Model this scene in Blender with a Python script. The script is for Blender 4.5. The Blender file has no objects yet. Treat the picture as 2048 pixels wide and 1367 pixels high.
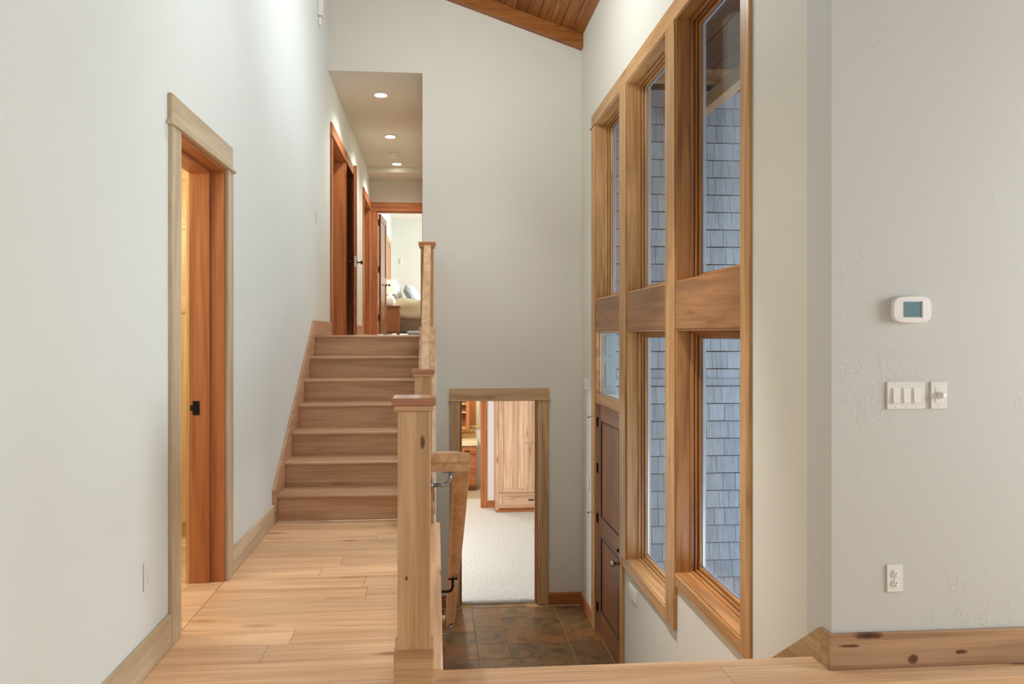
import bpy, bmesh, math, random
from mathutils import Vector, Matrix
random.seed(7)
S = bpy.context.scene
C = S.collection
PI = math.pi
H = 1.415                      # eye height above the main floor

# ---------------------------------------------------------------- camera
cam_d = bpy.data.cameras.new('camera'); cam = bpy.data.objects.new('camera', cam_d); C.objects.link(cam)
cam.location = (0, 0, H); cam.rotation_euler = (PI/2, 0, -math.radians(4.5))
cam_d.sensor_width = 36; cam_d.lens = 36*1420/2048
cam_d.shift_x = (1024-983.76)/2048; cam_d.shift_y = -(683.5-667.5)/2048
cam_d.clip_start = 0.02; cam_d.clip_end = 200
S.camera = cam

# ---------------------------------------------------------------- world, lights, exposure
S.view_settings.view_transform = 'Standard'; S.view_settings.look = 'None'
S.view_settings.gamma = 1; S.view_settings.use_curve_mapping = False
S.view_settings.exposure = 0.12
w = bpy.data.worlds.new('world'); S.world = w; w.use_nodes = True
bg = w.node_tree.nodes['Background']
bg.inputs[0].default_value = (0.86, 0.93, 1.0, 1); bg.inputs[1].default_value = 4.6

def area(name, loc, target, sx, sy, power, col=(1, 1, 1), spread=PI):
    d = bpy.data.lights.new(name, 'AREA'); d.shape = 'RECTANGLE'; d.size = sx; d.size_y = sy
    d.energy = power; d.color = col; d.spread = spread
    o = bpy.data.objects.new(name, d); C.objects.link(o); o.location = loc
    o.rotation_euler = (Vector(target)-Vector(loc)).to_track_quat('-Z', 'Y').to_euler()
    return o
DAY = (0.95, 0.98, 1.0); WARM = (1.0, 0.74, 0.45)
area('rear_window_daylight', (1.2, -3.8, 1.9), (1.0, 4, 1.6), 4.0, 2.4, 14, (.86, .95, 1))
area('side_window_daylight', (5.8, 1.3, 1.9), (-1.2, 3.2, 1.3), 1.3, 1.7, 105, (.86, .95, 1))
area('lower_room_window_daylight', (-1.8, 10.3, -0.2), (1.5, 11.0, -1.6), 2.4, 1.6, 120, DAY)
area('bedroom_window_daylight', (2.6, 17.0, 2.9), (-1.2, 16.6, 2.2), 2.4, 1.6, 210, DAY)
def spot(name, loc, power, col=(1, .86, .68), size=1.9, blend=.8, rad=.05, aim=None):
    d = bpy.data.lights.new(name, 'SPOT'); d.energy = power; d.color = col; d.spot_size = size; d.spot_blend = blend
    d.shadow_soft_size = rad
    o = bpy.data.objects.new(name, d); C.objects.link(o); o.location = loc
    if aim: o.rotation_euler = (Vector(aim)-Vector(loc)).to_track_quat('-Z', 'Y').to_euler()
    return o
def point(name, loc, power, col=WARM, rad=.06):
    d = bpy.data.lights.new(name, 'POINT'); d.energy = power; d.color = col; d.shadow_soft_size = rad
    o = bpy.data.objects.new(name, d); C.objects.link(o); o.location = loc; return o
point('closet_room_lamp', (-2.3, 3.7, 2.3), 40, (1, .90, .72), .15)
point('bathroom_lamp', (0.2, 13.3, 0.4), 50, (1, .88, .7), .12)
point('stair_hall_lamp', (0.30, 5.7, 4.4), 85, (.88, .95, 1), .16)
spot('high_fill_spot', (-.12, 3.9, 5.2), 170, (.92, .97, 1), 1.3, .9, .1)  # unseen fill spot, added to brighten floor, stairs and left wall
spot('well_fill_spot', (.55, 6.9, 4.8), 150, (.9, .95, 1), 1.25, .9, .1)  # unseen fill spot, added to brighten the entry level
spot('well_fill_spot', (.12, 4.3, 4.9), 1100, (.92, .96, 1), .62, 1, .12, aim=(1.67, 4.5, -1.0))  # another added spot without fixture, brightens the wall below the sills

# ---------------------------------------------------------------- materials
def lin(c):
    return tuple(((v/255)/12.92 if v/255 <= .04045 else ((v/255+.055)/1.055)**2.4) for v in c)+(1,)
def nt(name):
    m = bpy.data.materials.new(name); m.use_nodes = True
    t = m.node_tree; b = t.nodes['Principled BSDF']; return m, t, b
def N(t, ty, **k):
    n = t.nodes.new(ty)
    for a, v in k.items(): setattr(n, a, v)
    return n
def ramp(t, stops, fac=None):
    r = N(t, 'ShaderNodeValToRGB')
    e = r.color_ramp.elements
    e[0].position, e[0].color = stops[0]; e[1].position, e[1].color = stops[-1]
    for p, c in stops[1:-1]:
        x = e.new(p); x.color = c
    if fac is not None: t.links.new(fac, r.inputs[0])
    return r
def offset_coords(t, scale):
    tc = N(t, 'ShaderNodeTexCoord'); oi = N(t, 'ShaderNodeObjectInfo')
    mu = N(t, 'ShaderNodeMath', operation='MULTIPLY'); mu.inputs[1].default_value = 61.7
    t.links.new(oi.outputs['Random'], mu.inputs[0])
    ad = N(t, 'ShaderNodeVectorMath', operation='ADD')
    t.links.new(tc.outputs['Object'], ad.inputs[0]); t.links.new(mu.outputs[0], ad.inputs[1])
    outs = []
    for s in scale:
        m = N(t, 'ShaderNodeVectorMath', operation='MULTIPLY'); m.inputs[1].default_value = s
        t.links.new(ad.outputs[0], m.inputs[0]); outs.append(m.outputs[0])
    return outs, oi.outputs['Random'], ad.outputs[0]
_cache = {}
def wood(light, dark, axis='X', rough=.42, knots=.5, vary=.10, key=None, grain=1.0, spec=.4, marks=()):
    k = (light, dark, axis, rough, knots, vary, grain, tuple(marks))
    if k in _cache: return _cache[k]
    m, t, b = nt((key or 'wood')+'_'+axis.lower())
    L = t.links
    def sc(al, ac):
        return {'X': (al, ac, ac), 'Y': (ac, al, ac), 'Z': (ac, ac, al)}[axis]
    (c1, c2, c3), rnd, base = offset_coords(t, [sc(.8*grain, 15*grain), sc(3.0, 130), sc(1.0, 3.4)])
    n1 = N(t, 'ShaderNodeTexNoise'); n1.inputs['Scale'].default_value = 1; n1.inputs['Detail'].default_value = 5
    n1.inputs['Roughness'].default_value = .55; n1.inputs['Distortion'].default_value = .9; L.new(c1, n1.inputs['Vector'])
    n2 = N(t, 'ShaderNodeTexNoise'); n2.inputs['Scale'].default_value = 1; n2.inputs['Detail'].default_value = 3; L.new(c2, n2.inputs['Vector'])
    mid = tuple((a*.45+c*.55) for a, c in zip(lin(light), lin(dark)))
    r1 = ramp(t, [(.25, lin(dark)), (.42, mid), (.58, lin(light)), (.8, tuple(min(1, v*1.12) for v in lin(light)))], n1.outputs['Fac'])
    r2 = ramp(t, [(.3, (.80, .78, .76, 1)), (.6, (1, 1, 1, 1))], n2.outputs['Fac'])
    mx = N(t, 'ShaderNodeMix', data_type='RGBA', blend_type='MULTIPLY'); mx.inputs[0].default_value = .7
    L.new(r1.outputs[0], mx.inputs[6]); L.new(r2.outputs[0], mx.inputs[7])
    col = mx.outputs[2]
    if knots > 0:
        vo = N(t, 'ShaderNodeTexVoronoi'); vo.inputs['Scale'].default_value = 1.9; vo.inputs['Randomness'].default_value = 1
        nz = N(t, 'ShaderNodeTexNoise'); nz.inputs['Scale'].default_value = 7; L.new(base, nz.inputs['Vector'])
        md = N(t, 'ShaderNodeMix', data_type='VECTOR'); md.inputs[0].default_value = .07
        L.new(c3, md.inputs[4]); L.new(nz.outputs['Color'], md.inputs[5]); L.new(md.outputs[1], vo.inputs['Vector'])
        rk = ramp(t, [(.0, (.12, .06, .04, 1)), (.055, (.24, .14, .09, 1)), (.10, (.72, .58, .48, 1)), (.20, (1, 1, 1, 1))], vo.outputs['Distance'])
        mk = N(t, 'ShaderNodeMix', data_type='RGBA', blend_type='MULTIPLY'); mk.inputs[0].default_value = knots
        L.new(col, mk.inputs[6]); L.new(rk.outputs[0], mk.inputs[7]); col = mk.outputs[2]
    for (mx_, my_, mz_, ra_, rc_) in marks:      # single dark knots of this very board: centre, radius along and across the grain
        tc = N(t, 'ShaderNodeTexCoord'); nz = N(t, 'ShaderNodeTexNoise'); nz.inputs['Scale'].default_value = 38; L.new(tc.outputs['Object'], nz.inputs['Vector'])
        sb = N(t, 'ShaderNodeVectorMath', operation='SUBTRACT'); sb.inputs[1].default_value = (mx_, my_, mz_); L.new(tc.outputs['Object'], sb.inputs[0])
        ml = N(t, 'ShaderNodeVectorMath', operation='MULTIPLY'); ml.inputs[1].default_value = {'X': (1/ra_, 0, 1/rc_), 'Z': (1/rc_, 0, 1/ra_), 'Y': (0, 1/ra_, 1/rc_)}[axis]; L.new(sb.outputs[0], ml.inputs[0])
        ln = N(t, 'ShaderNodeVectorMath', operation='LENGTH'); L.new(ml.outputs[0], ln.inputs[0])
        ad2 = N(t, 'ShaderNodeMath', operation='MULTIPLY_ADD'); ad2.inputs[1].default_value = .9; L.new(nz.outputs['Fac'], ad2.inputs[0]); L.new(ln.outputs['Value'], ad2.inputs[2])
        rk2 = ramp(t, [(.45, (.10, .06, .05, 1)), (.75, (.28, .17, .12, 1)), (.98, (.72, .58, .48, 1)), (1.0, (1, 1, 1, 1))])
        sc2 = N(t, 'ShaderNodeMath', operation='MULTIPLY'); sc2.inputs[1].default_value = .62; L.new(ad2.outputs[0], sc2.inputs[0]); L.new(sc2.outputs[0], rk2.inputs[0])
        mk2 = N(t, 'ShaderNodeMix', data_type='RGBA', blend_type='MULTIPLY'); mk2.inputs[0].default_value = .9
        L.new(col, mk2.inputs[6]); L.new(rk2.outputs[0], mk2.inputs[7]); col = mk2.outputs[2]
    hs = N(t, 'ShaderNodeHueSaturation')
    mr = N(t, 'ShaderNodeMapRange'); mr.inputs[3].default_value = 1-vary; mr.inputs[4].default_value = 1+vary
    L.new(rnd, mr.inputs[0]); L.new(mr.outputs[0], hs.inputs['Value']); L.new(col, hs.inputs['Color'])
    L.new(hs.outputs[0], b.inputs['Base Color'])
    b.inputs['Roughness'].default_value = rough; b.inputs['Specular IOR Level'].default_value = spec
    bp = N(t, 'ShaderNodeBump'); bp.inputs['Strength'].default_value = .12; bp.inputs['Distance'].default_value = .002
    L.new(n2.outputs['Fac'], bp.inputs['Height']); L.new(bp.outputs[0], b.inputs['Normal'])
    _cache[k] = m
    return m
def plain(name, c, rough=.5, metal=0, bump=0, bscale=60, spec=.4, emit=None, estr=1):
    m, t, b = nt(name); L = t.links
    n = N(t, 'ShaderNodeTexNoise'); n.inputs['Scale'].default_value = bscale; n.inputs['Detail'].default_value = 4
    tc = N(t, 'ShaderNodeTexCoord'); L.new(tc.outputs['Object'], n.inputs['Vector'])
    l = lin(c); r = ramp(t, [(.3, tuple(v*.95 for v in l[:3])+(1,)), (.7, l)], n.outputs['Fac'])
    L.new(r.outputs[0], b.inputs['Base Color'])
    b.inputs['Roughness'].default_value = rough; b.inputs['Metallic'].default_value = metal; b.inputs['Specular IOR Level'].default_value = spec
    if bump:
        bp = N(t, 'ShaderNodeBump'); bp.inputs['Strength'].default_value = bump; bp.inputs['Distance'].default_value = .004
        L.new(n.outputs['Fac'], bp.inputs['Height']); L.new(bp.outputs[0], b.inputs['Normal'])
    if emit:
        b.inputs['Emission Color'].default_value = emit+(1,); b.inputs['Emission Strength'].default_value = estr
    return m
def plaster(name, c, amount=.5):
    # hand trowelled plaster: soft orange-peel with sparse skip-trowel ridges
    m, t, b = nt(name); L = t.links
    tc = N(t, 'ShaderNodeTexCoord')
    n0 = N(t, 'ShaderNodeTexNoise'); n0.inputs['Scale'].default_value = 1.7; n0.inputs['Detail'].default_value = 3
    n1 = N(t, 'ShaderNodeTexNoise'); n1.inputs['Scale'].default_value = 13; n1.inputs['Detail'].default_value = 5; n1.inputs['Distortion'].default_value = 1.2
    n2 = N(t, 'ShaderNodeTexNoise'); n2.inputs['Scale'].default_value = 90; n2.inputs['Detail'].default_value = 2
    for n in (n0, n1, n2): L.new(tc.outputs['Object'], n.inputs['Vector'])
    rr = ramp(t, [(.47, (0, 0, 0, 1)), (.5, (1, 1, 1, 1)), (.53, (0, 0, 0, 1))], n1.outputs['Fac'])
    ms = ramp(t, [(.5, (0, 0, 0, 1)), (.62, (1, 1, 1, 1))], n0.outputs['Fac'])
    mu = N(t, 'ShaderNodeMath', operation='MULTIPLY'); L.new(rr.outputs[0], mu.inputs[0]); L.new(ms.outputs[0], mu.inputs[1])
    m2 = N(t, 'ShaderNodeMath', operation='MULTIPLY'); m2.inputs[1].default_value = .18; L.new(n2.outputs['Fac'], m2.inputs[0])
    ad = N(t, 'ShaderNodeMath', operation='ADD'); L.new(mu.outputs[0], ad.inputs[0]); L.new(m2.outputs[0], ad.inputs[1])
    bp = N(t, 'ShaderNodeBump'); bp.inputs['Strength'].default_value = amount; bp.inputs['Distance'].default_value = .0022
    L.new(ad.outputs[0], bp.inputs['Height']); L.new(bp.outputs[0], b.inputs['Normal'])
    l = lin(c); r = ramp(t, [(.2, tuple(v*.975 for v in l[:3])+(1,)), (.8, l)], n0.outputs['Fac'])
    L.new(r.outputs[0], b.inputs['Base Color']); b.inputs['Roughness'].default_value = .62; b.inputs['Specular IOR Level'].default_value = .25
    return m
def slate():
    m, t, b = nt('slate'); L = t.links
    (c1, c2), rnd, base = offset_coords(t, [(1, 1, 1), (1, 1, 1)])
    n1 = N(t, 'ShaderNodeTexNoise'); n1.inputs['Scale'].default_value = 5; n1.inputs['Detail'].default_value = 6; n1.inputs['Distortion'].default_value = 1.4; L.new(c1, n1.inputs['Vector'])
    n2 = N(t, 'ShaderNodeTexNoise'); n2.inputs['Scale'].default_value = 16; n2.inputs['Detail'].default_value = 6; n2.inputs['Distortion'].default_value = 2.5; L.new(c2, n2.inputs['Vector'])
    ra = ramp(t, [(.0, lin((142, 100, 58))), (.22, lin((120, 98, 66))), (.4, lin((156, 110, 62))), (.58, lin((96, 76, 56))), (.75, lin((136, 104, 64))), (1, lin((146, 98, 54)))], rnd)
    rb = ramp(t, [(.3, (.5, .48, .46, 1)), (.5, (1, .96, .9, 1)), (.7, (1.5, 1.25, 1.0, 1))], n1.outputs['Fac'])
    mx = N(t, 'ShaderNodeMix', data_type='RGBA', blend_type='MULTIPLY'); mx.inputs[0].default_value = 1
    L.new(ra.outputs[0], mx.inputs[6]); L.new(rb.outputs[0], mx.inputs[7]); L.new(mx.outputs[2], b.inputs['Base Color'])
    b.inputs['Roughness'].default_value = .38
    bp = N(t, 'ShaderNodeBump'); bp.inputs['Strength'].default_value = .5; bp.inputs['Distance'].default_value = .006
    L.new(n2.outputs['Fac'], bp.inputs['Height']); L.new(bp.outputs[0], b.inputs['Normal'])
    return m
def glass(name, tint=(.93, .96, .98)):
    m = bpy.data.materials.new(name); m.use_nodes = True; t = m.node_tree
    t.nodes.remove(t.nodes['Principled BSDF']); out = t.nodes['Material Output']
    tr = N(t, 'ShaderNodeBsdfTransparent'); tr.inputs[0].default_value = tint+(1,)
    gl = N(t, 'ShaderNodeBsdfGlossy'); gl.inputs['Roughness'].default_value = .015
    lw = N(t, 'ShaderNodeLayerWeight'); pw = N(t, 'ShaderNodeMath', operation='POWER'); pw.inputs[1].default_value = 5
    fr = N(t, 'ShaderNodeMath', operation='MULTIPLY_ADD'); fr.inputs[1].default_value = .45; fr.inputs[2].default_value = .022
    t.links.new(lw.outputs['Facing'], pw.inputs[0]); t.links.new(pw.outputs[0], fr.inputs[0])
    mx = N(t, 'ShaderNodeMixShader'); t.links.new(fr.outputs[0], mx.inputs[0]); t.links.new(tr.outputs[0], mx.inputs[1]); t.links.new(gl.outputs[0], mx.inputs[2])
    t.links.new(mx.outputs[0], out.inputs[0]); return m
def carpet_mat():
    m, t, b = nt('carpet_pile'); L = t.links
    tc = N(t, 'ShaderNodeTexCoord')
    n = N(t, 'ShaderNodeTexNoise'); n.inputs['Scale'].default_value = 55; n.inputs['Detail'].default_value = 5; L.new(tc.outputs['Object'], n.inputs['Vector'])
    n2 = N(t, 'ShaderNodeTexNoise'); n2.inputs['Scale'].default_value = 3; L.new(tc.outputs['Object'], n2.inputs['Vector'])
    r = ramp(t, [(.3, lin((196, 188, 180))), (.7, lin((232, 228, 222)))], n.outputs['Fac']); L.new(r.outputs[0], b.inputs['Base Color'])
    b.inputs['Roughness'].default_value = .95; b.inputs['Specular IOR Level'].default_value = .1
    bp = N(t, 'ShaderNodeBump'); bp.inputs['Strength'].default_value = .8; bp.inputs['Distance'].default_value = .012
    L.new(n.outputs['Fac'], bp.inputs['Height']); L.new(bp.outputs[0], b.inputs['Normal'])
    return m

OAK = ((243, 203, 160), (214, 166, 122)); STAIR = ((208, 168, 132), (176, 134, 100)); ALDER = ((212, 172, 126), (176, 132, 88))
CASE = ((200, 166, 124), (164, 126, 84)); FIR = ((192, 122, 74), (154, 88, 48)); WIN = ((206, 158, 104), (158, 112, 64))
NUT = ((158, 100, 58), (118, 68, 38)); WIN2 = ((178, 122, 70), (130, 82, 44)); MID = ((158, 110, 68), (116, 76, 44)); DARK = ((158, 104, 66), (112, 68, 42)); CEIL = ((152, 92, 38), (104, 56, 20)); PINE = ((232, 194, 162), (196, 146, 112)); PALE = ((216, 198, 166), (184, 160, 124)); MAPLE = ((226, 186, 126), (202, 154, 92))  # PALE: casing wood lightened, glare painted into its colour
def W(pal, ax='X', **k):
    d = {OAK: dict(key='oak_floor', rough=.34, knots=.7, vary=.14), STAIR: dict(key='stair_oak', rough=.42, knots=.3, vary=.05),
         ALDER: dict(key='alder', rough=.34, knots=.5, vary=.05), CASE: dict(key='casing_alder', rough=.38, knots=.6, vary=.07),
         FIR: dict(key='fir', rough=.34, knots=.4, vary=.06), WIN: dict(key='window_alder', rough=.32, knots=.45, vary=.07),
         NUT: dict(key='nightstand_wood', rough=.35, knots=.6, vary=.03), WIN2: dict(key='window_jamb_alder', rough=.36, knots=.5, vary=.07), MID: dict(key='mid_rail_alder', rough=.34, knots=.8, vary=.04), DARK: dict(key='dark_stained', rough=.3, knots=.3, vary=.06), CEIL: dict(key='ceiling_pine', rough=.4, knots=.5, vary=.16),
         PALE: dict(key='glare_pale_casing', rough=.4, knots=.5, vary=.05), PINE: dict(key='knotty_pale_alder', rough=.4, knots=.7, vary=.08), MAPLE: dict(key='maple', rough=.36, knots=.1, vary=.05)}.get(pal, {})
    d = dict(d); d.update(k)
    return wood(pal[0], pal[1], ax, **d)
WALL = plaster('wall_plaster', (204, 204, 197)); WALLS = plaster('wall_plaster_smooth', (229, 235, 229), .15)  # same paint: thermostat wall darkened, left wall brightened, light put into the colour
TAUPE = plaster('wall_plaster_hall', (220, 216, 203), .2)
WHITE = plain('white_plastic', (232, 230, 222), .35); WHITEP = plain('white_paint', (235, 234, 228), .5)
STEEL = plain('brushed_steel', (150, 152, 155), .28, 1); BLACK = plain('blackened_bronze', (38, 30, 26), .4, .7); BRONZE = plain('bronze', (90, 70, 50), .35, .8)
CHROME = plain('bright_nickel', (205, 200, 190), .18, 1); GLASS = glass('window_glass')
SPACER = plain('aluminium_spacer', (190, 205, 225), .3, .6)
GROUT = plain('grout', (176, 138, 92), .8, bump=.3); SLATE = slate()
SHADEM = plain('lamp_fabric', (240, 225, 195), .8, emit=(1, .80, .52), estr=.9)
GLOW = plain('downlight_glow', (255, 250, 240), .5, emit=(1, .93, .82), estr=14)

# ---------------------------------------------------------------- builders
class MB:
    def __init__(s): s.bm = bmesh.new(); s.sm = False
    def box(s, x0, x1, y0, y1, z0, z1, bev=0.0, rot=None, about=None):
        b = bmesh.new(); bmesh.ops.create_cube(b, size=1)
        for v in b.verts: v.co = Vector(((x0+x1)/2+v.co.x*(x1-x0), (y0+y1)/2+v.co.y*(y1-y0), (z0+z1)/2+v.co.z*(z1-z0)))
        if bev: bmesh.ops.bevel(b, geom=b.edges[:], offset=bev, segments=1, affect='EDGES')
        if rot is not None: bmesh.ops.transform(b, matrix=Matrix.Translation(about) @ rot @ Matrix.Translation(-Vector(about)), verts=b.verts)
        s._add(b); return s
    def _add(s, b, smooth=False):
        me = bpy.data.meshes.new('t')
        if smooth:
            for f in b.faces: f.smooth = True
        b.to_mesh(me); s.bm.from_mesh(me); bpy.data.meshes.remove(me); b.free()
    def prism(s, pts, axis, a, b_, bev=0):
        """polygon given in the two other axes (order: X->(y,z), Y->(x,z), Z->(x,y)), extruded a..b along axis"""
        b = bmesh.new()
        def co(p, q):
            return {'X': (q, p[0], p[1]), 'Y': (p[0], q, p[1]), 'Z': (p[0], p[1], q)}[axis]
        f = [b.verts.new(co(p, a)) for p in pts]; g = [b.verts.new(co(p, b_)) for p in pts]
        n = len(pts); b.faces.new(f); b.faces.new(list(reversed(g)))
        for i in range(n): b.faces.new((f[i], g[i], g[(i+1) % n], f[(i+1) % n]))
        bmesh.ops.recalc_face_normals(b, faces=b.faces)
        if bev: bmesh.ops.bevel(b, geom=b.edges[:], offset=bev, segments=1, affect='EDGES')
        s._add(b); return s
    def cyl(s, p, q, r, r2=None, n=20, smooth=True):
        p, q = Vector(p), Vector(q); d = q-p
        b = bmesh.new(); bmesh.ops.create_cone(b, cap_ends=True, segments=n, radius1=r, radius2=r if r2 is None else r2, depth=d.length)
        bmesh.ops.transform(b, matrix=Matrix.Translation((p+q)/2) @ d.to_track_quat('Z', 'Y').to_matrix().to_4x4(), verts=b.verts)
        for f in b.faces: f.smooth = smooth and len(f.verts) == 4
        s._add(b); return s
    def lathe(s, prof, loc=(0, 0, 0), direction=(0, 0, 1), n=28, caps=True):
        b = bmesh.new(); rings = []
        for r, z in prof: rings.append([b.verts.new((max(r, 1e-4)*math.cos(2*PI*i/n), max(r, 1e-4)*math.sin(2*PI*i/n), z)) for i in range(n)])
        for a, c in zip(rings, rings[1:]):
            for i in range(n): b.faces.new((a[i], a[(i+1) % n], c[(i+1) % n], c[i]))
        if caps: b.faces.new(list(reversed(rings[0]))); b.faces.new(rings[-1])
        bmesh.ops.recalc_face_normals(b, faces=b.faces)
        q = Vector(direction).to_track_quat('Z', 'Y').to_matrix().to_4x4()
        bmesh.ops.transform(b, matrix=Matrix.Translation(loc) @ q, verts=b.verts)
        s._add(b, True); return s
    def tube(s, pts, r, n=12):
        pts = [Vector(p) for p in pts]; b = bmesh.new(); rings = []; up = None
        for i, p in enumerate(pts):
            d = (pts[min(i+1, len(pts)-1)]-pts[max(i-1, 0)]).normalized()
            if up is None: up = d.orthogonal().normalized()
            up = (up-d*up.dot(d)).normalized(); sd = d.cross(up)
            rings.append([b.verts.new(p+(up*math.cos(2*PI*k/n)+sd*math.sin(2*PI*k/n))*r) for k in range(n)])
        for a, c in zip(rings, rings[1:]):
            for i in range(n): b.faces.new((a[i], a[(i+1) % n], c[(i+1) % n], c[i]))
        b.faces.new(list(reversed(rings[0]))); b.faces.new(rings[-1]); bmesh.ops.recalc_face_normals(b, faces=b.faces)
        s._add(b, True); return s
    def build(s, name, mat, parent=None, loc=None):
        bm = s.bm
        if loc is None:
            xs = [v.co for v in bm.verts]
            lo = [min(c[i] for c in xs) for i in range(3)]; hi = [max(c[i] for c in xs) for i in range(3)]
            loc = ((lo[0]+hi[0])/2, (lo[1]+hi[1])/2, lo[2])
        loc = Vector(loc)
        for v in bm.verts: v.co -= loc
        me = bpy.data.meshes.new(name); bm.to_mesh(me); bm.free(); me.materials.append(mat)
        o = bpy.data.objects.new(name, me); C.objects.link(o)
        wl = loc
        if parent is not None:
            o.parent = parent; p = parent
            while p is not None: wl = wl-p.location; p = p.parent
        o.location = wl
        return o
def box(name, mat, parent, x0, x1, y0, y1, z0, z1, bev=.002): return MB().box(x0, x1, y0, y1, z0, z1, bev).build(name, mat, parent)
def tag(o, label=None, cat=None, group=None, kind=None):
    if label: o['label'] = label
    if cat: o['category'] = cat
    if group: o['group'] = group
    if kind: o['kind'] = kind
    return o
def thing(name, loc, label, cat, group=None, kind=None):
    o = bpy.data.objects.new(name, None); C.objects.link(o); o.location = loc; o.empty_display_size = .05
    return tag(o, label, cat, group, kind)
def dup(o, parent=None, loc=None):
    c = o.copy(); C.objects.link(c); c.parent = parent
    if loc is not None: c.location = loc
    for ch in o.children: dup(ch, c)
    return c
def rects(lo, hi, holes):
    """(a0,a1,b0,b1) minus holes -> list of rects (column sweep)"""
    a0, b0 = lo; a1, b1 = hi
    cuts = sorted({a0, a1} | {h[0] for h in holes} | {h[1] for h in holes}); out = []
    for p, q in zip(cuts, cuts[1:]):
        if q-p < 1e-6: continue
        m = (p+q)/2; hs = sorted([(h[2], h[3]) for h in holes if h[0] < m < h[1]]); z = b0
        for s0, s1 in hs:
            if s0 > z: out.append((p, q, z, s0))
            z = s1
        if z < b1: out.append((p, q, z, b1))
    return out
# geometry constants
XL, XR, XF = -1.21, 1.67, 1.65      # left wall face, window wall face, casing face on the window wall
YB, YE, YT, YN = 8.07, 13.3, 2.885, 2.99   # back wall, hall end wall, thermostat wall, nosing of the main floor
ZU, ZE = 1.40, -1.68                # upper floor, entry floor
RU, TU = .2, .277                   # riser, going
SL = .337                           # ceiling slope
def zc(x): return 4.83+SL*(XR-x)

# ---------------------------------------------------------------- walls
def struct(mb, name, mat, label, cat='wall', parent=None):
    return tag(mb.build(name, mat, parent), label, cat, kind='structure')
m = MB()
for a, b, c, d in rects((-4.0, 0.0), (YB, 6.2), [(3.43, 4.19, 0, 2.37)]): m.box(XL-.18, XL, a, b, c, d)
for a, b, c, d in rects((YB, ZU), (YE, 5.0), [(8.36, 9.44, ZU, 3.69), (9.62, 10.46, ZU, 3.69), (11.97, 13.0, ZU, 3.69)]): m.box(XL-.15, XL, a, b, c, d)
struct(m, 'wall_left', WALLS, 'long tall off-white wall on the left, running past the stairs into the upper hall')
m = MB()
for a, b, c, d in rects((-.152, ZE), (XR+.2, 6.0), [(.268, 1.16, ZE, .663)]): m.box(a, b, YB, YB+.14, c, d)
m.box(XL, -.152, YB, YB+.14, 4.365, 6.0); m.box(XL, -.152, YB, YB+.14, ZE, ZU-.25)
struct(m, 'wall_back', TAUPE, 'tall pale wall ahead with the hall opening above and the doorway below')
m = MB()
OPEN = [(6.294, 7.30, ZE, .70), (6.294, 7.284, .79, 1.448), (6.294, 7.284, 1.77, 3.60), (5.006, 6.074, -.555, 1.448), (5.006, 6.074, 1.77, 3.60),
        (3.751, 4.802, -.245, 1.448), (3.751, 4.802, 1.77, 3.60)]
for a, b, c, d in rects((YT+.2, ZE-.1), (YB, 5.0), OPEN): m.box(XR, XR+.2, a, b, c, d)
m.box(XR, XR+.2, YT+.0, YT+.2, ZE-.1, -.25)
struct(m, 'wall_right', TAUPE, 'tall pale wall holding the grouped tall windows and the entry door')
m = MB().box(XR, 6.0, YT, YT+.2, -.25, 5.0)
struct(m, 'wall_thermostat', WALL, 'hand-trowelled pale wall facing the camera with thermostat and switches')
m = MB()
for a, b, c, d in rects((-1.4, 0), (6.0, 6.2), [(-.7, .5, .8, 2.3), (1.0, 2.2, .8, 2.3)]): m.box(a, b, -4.2, -4.0, c, d)
struct(m, 'wall_rear', WALLS, 'rear wall behind the viewer with wide window openings')
m = MB()
for a, b, c, d in rects((-4.0, 0), (YT, 5.0), [(.2, 2.5, .8, 2.9)]): m.box(6.0, 6.2, a, b, c, d)
struct(m, 'wall_far_right', WALLS, 'side wall of the main room with a wide window opening')
m = MB().box(-.14, 0.0, YN, 5.45, ZE, -.26).prism([(5.45, ZE), (YB, ZE), (YB, 1.15), (7.2, 1.15), (5.45, -.13)], 'X', -.14, 0)
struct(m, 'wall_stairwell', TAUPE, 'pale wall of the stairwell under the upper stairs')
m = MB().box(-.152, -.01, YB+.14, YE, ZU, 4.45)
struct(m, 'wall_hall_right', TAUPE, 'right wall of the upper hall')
m = MB()
for a, b, c, d in rects((XL, ZU), (.9, 4.6), [(-1.095, -.24, ZU, 3.69)]): m.box(a, b, YE, YE+.12, c, d)
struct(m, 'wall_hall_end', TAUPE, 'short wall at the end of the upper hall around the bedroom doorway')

# ---------------------------------------------------------------- ceilings
ceil = struct(MB().prism([(XL, zc(XL)+.02), (6.0, zc(6.0)+.02), (6.0, zc(6.0)+.2), (XL, zc(XL)+.2)], 'Y', -4.0, YB), 'ceiling', W(CEIL, 'Y'), 'sloped ceiling of dark honey-stained tongue and groove boards', 'ceiling')
bw = .128; x = XR-.002; i = 0
bd = None
while x > XL+.02:
    x1 = x; x0 = max(x-bw, XL+.005)
    MB().prism([(x0+.004, zc(x0+.004)-.004), (x1-.004, zc(x1-.004)-.004), (x1-.001, zc(x1)+.004), (x1-.001, zc(x1)+.02), (x0+.001, zc(x0)+.02), (x0+.001, zc(x0)+.004)], 'Y', 1.2+random.random()*1.5 if i % 3 else -3.9, YB-.01).build('plank', W(CEIL, 'Y'), ceil)
    x -= bw; i += 1
def rafter(y0, y1, dep, x0=XL+.01, x1=XR-.001):
    return MB().prism([(x0, zc(x0)-dep), (x1, zc(x1)-dep), (x1, zc(x1)-.003), (x0, zc(x0)-.003)], 'Y', y0, y1, .004)
tag(rafter(YB-.10, YB-.002, .16).build('trim_1', W(CEIL, 'X'), None), 'sloping dark wooden trim board where the ceiling meets the tall back wall', 'trim', kind='structure')
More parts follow.
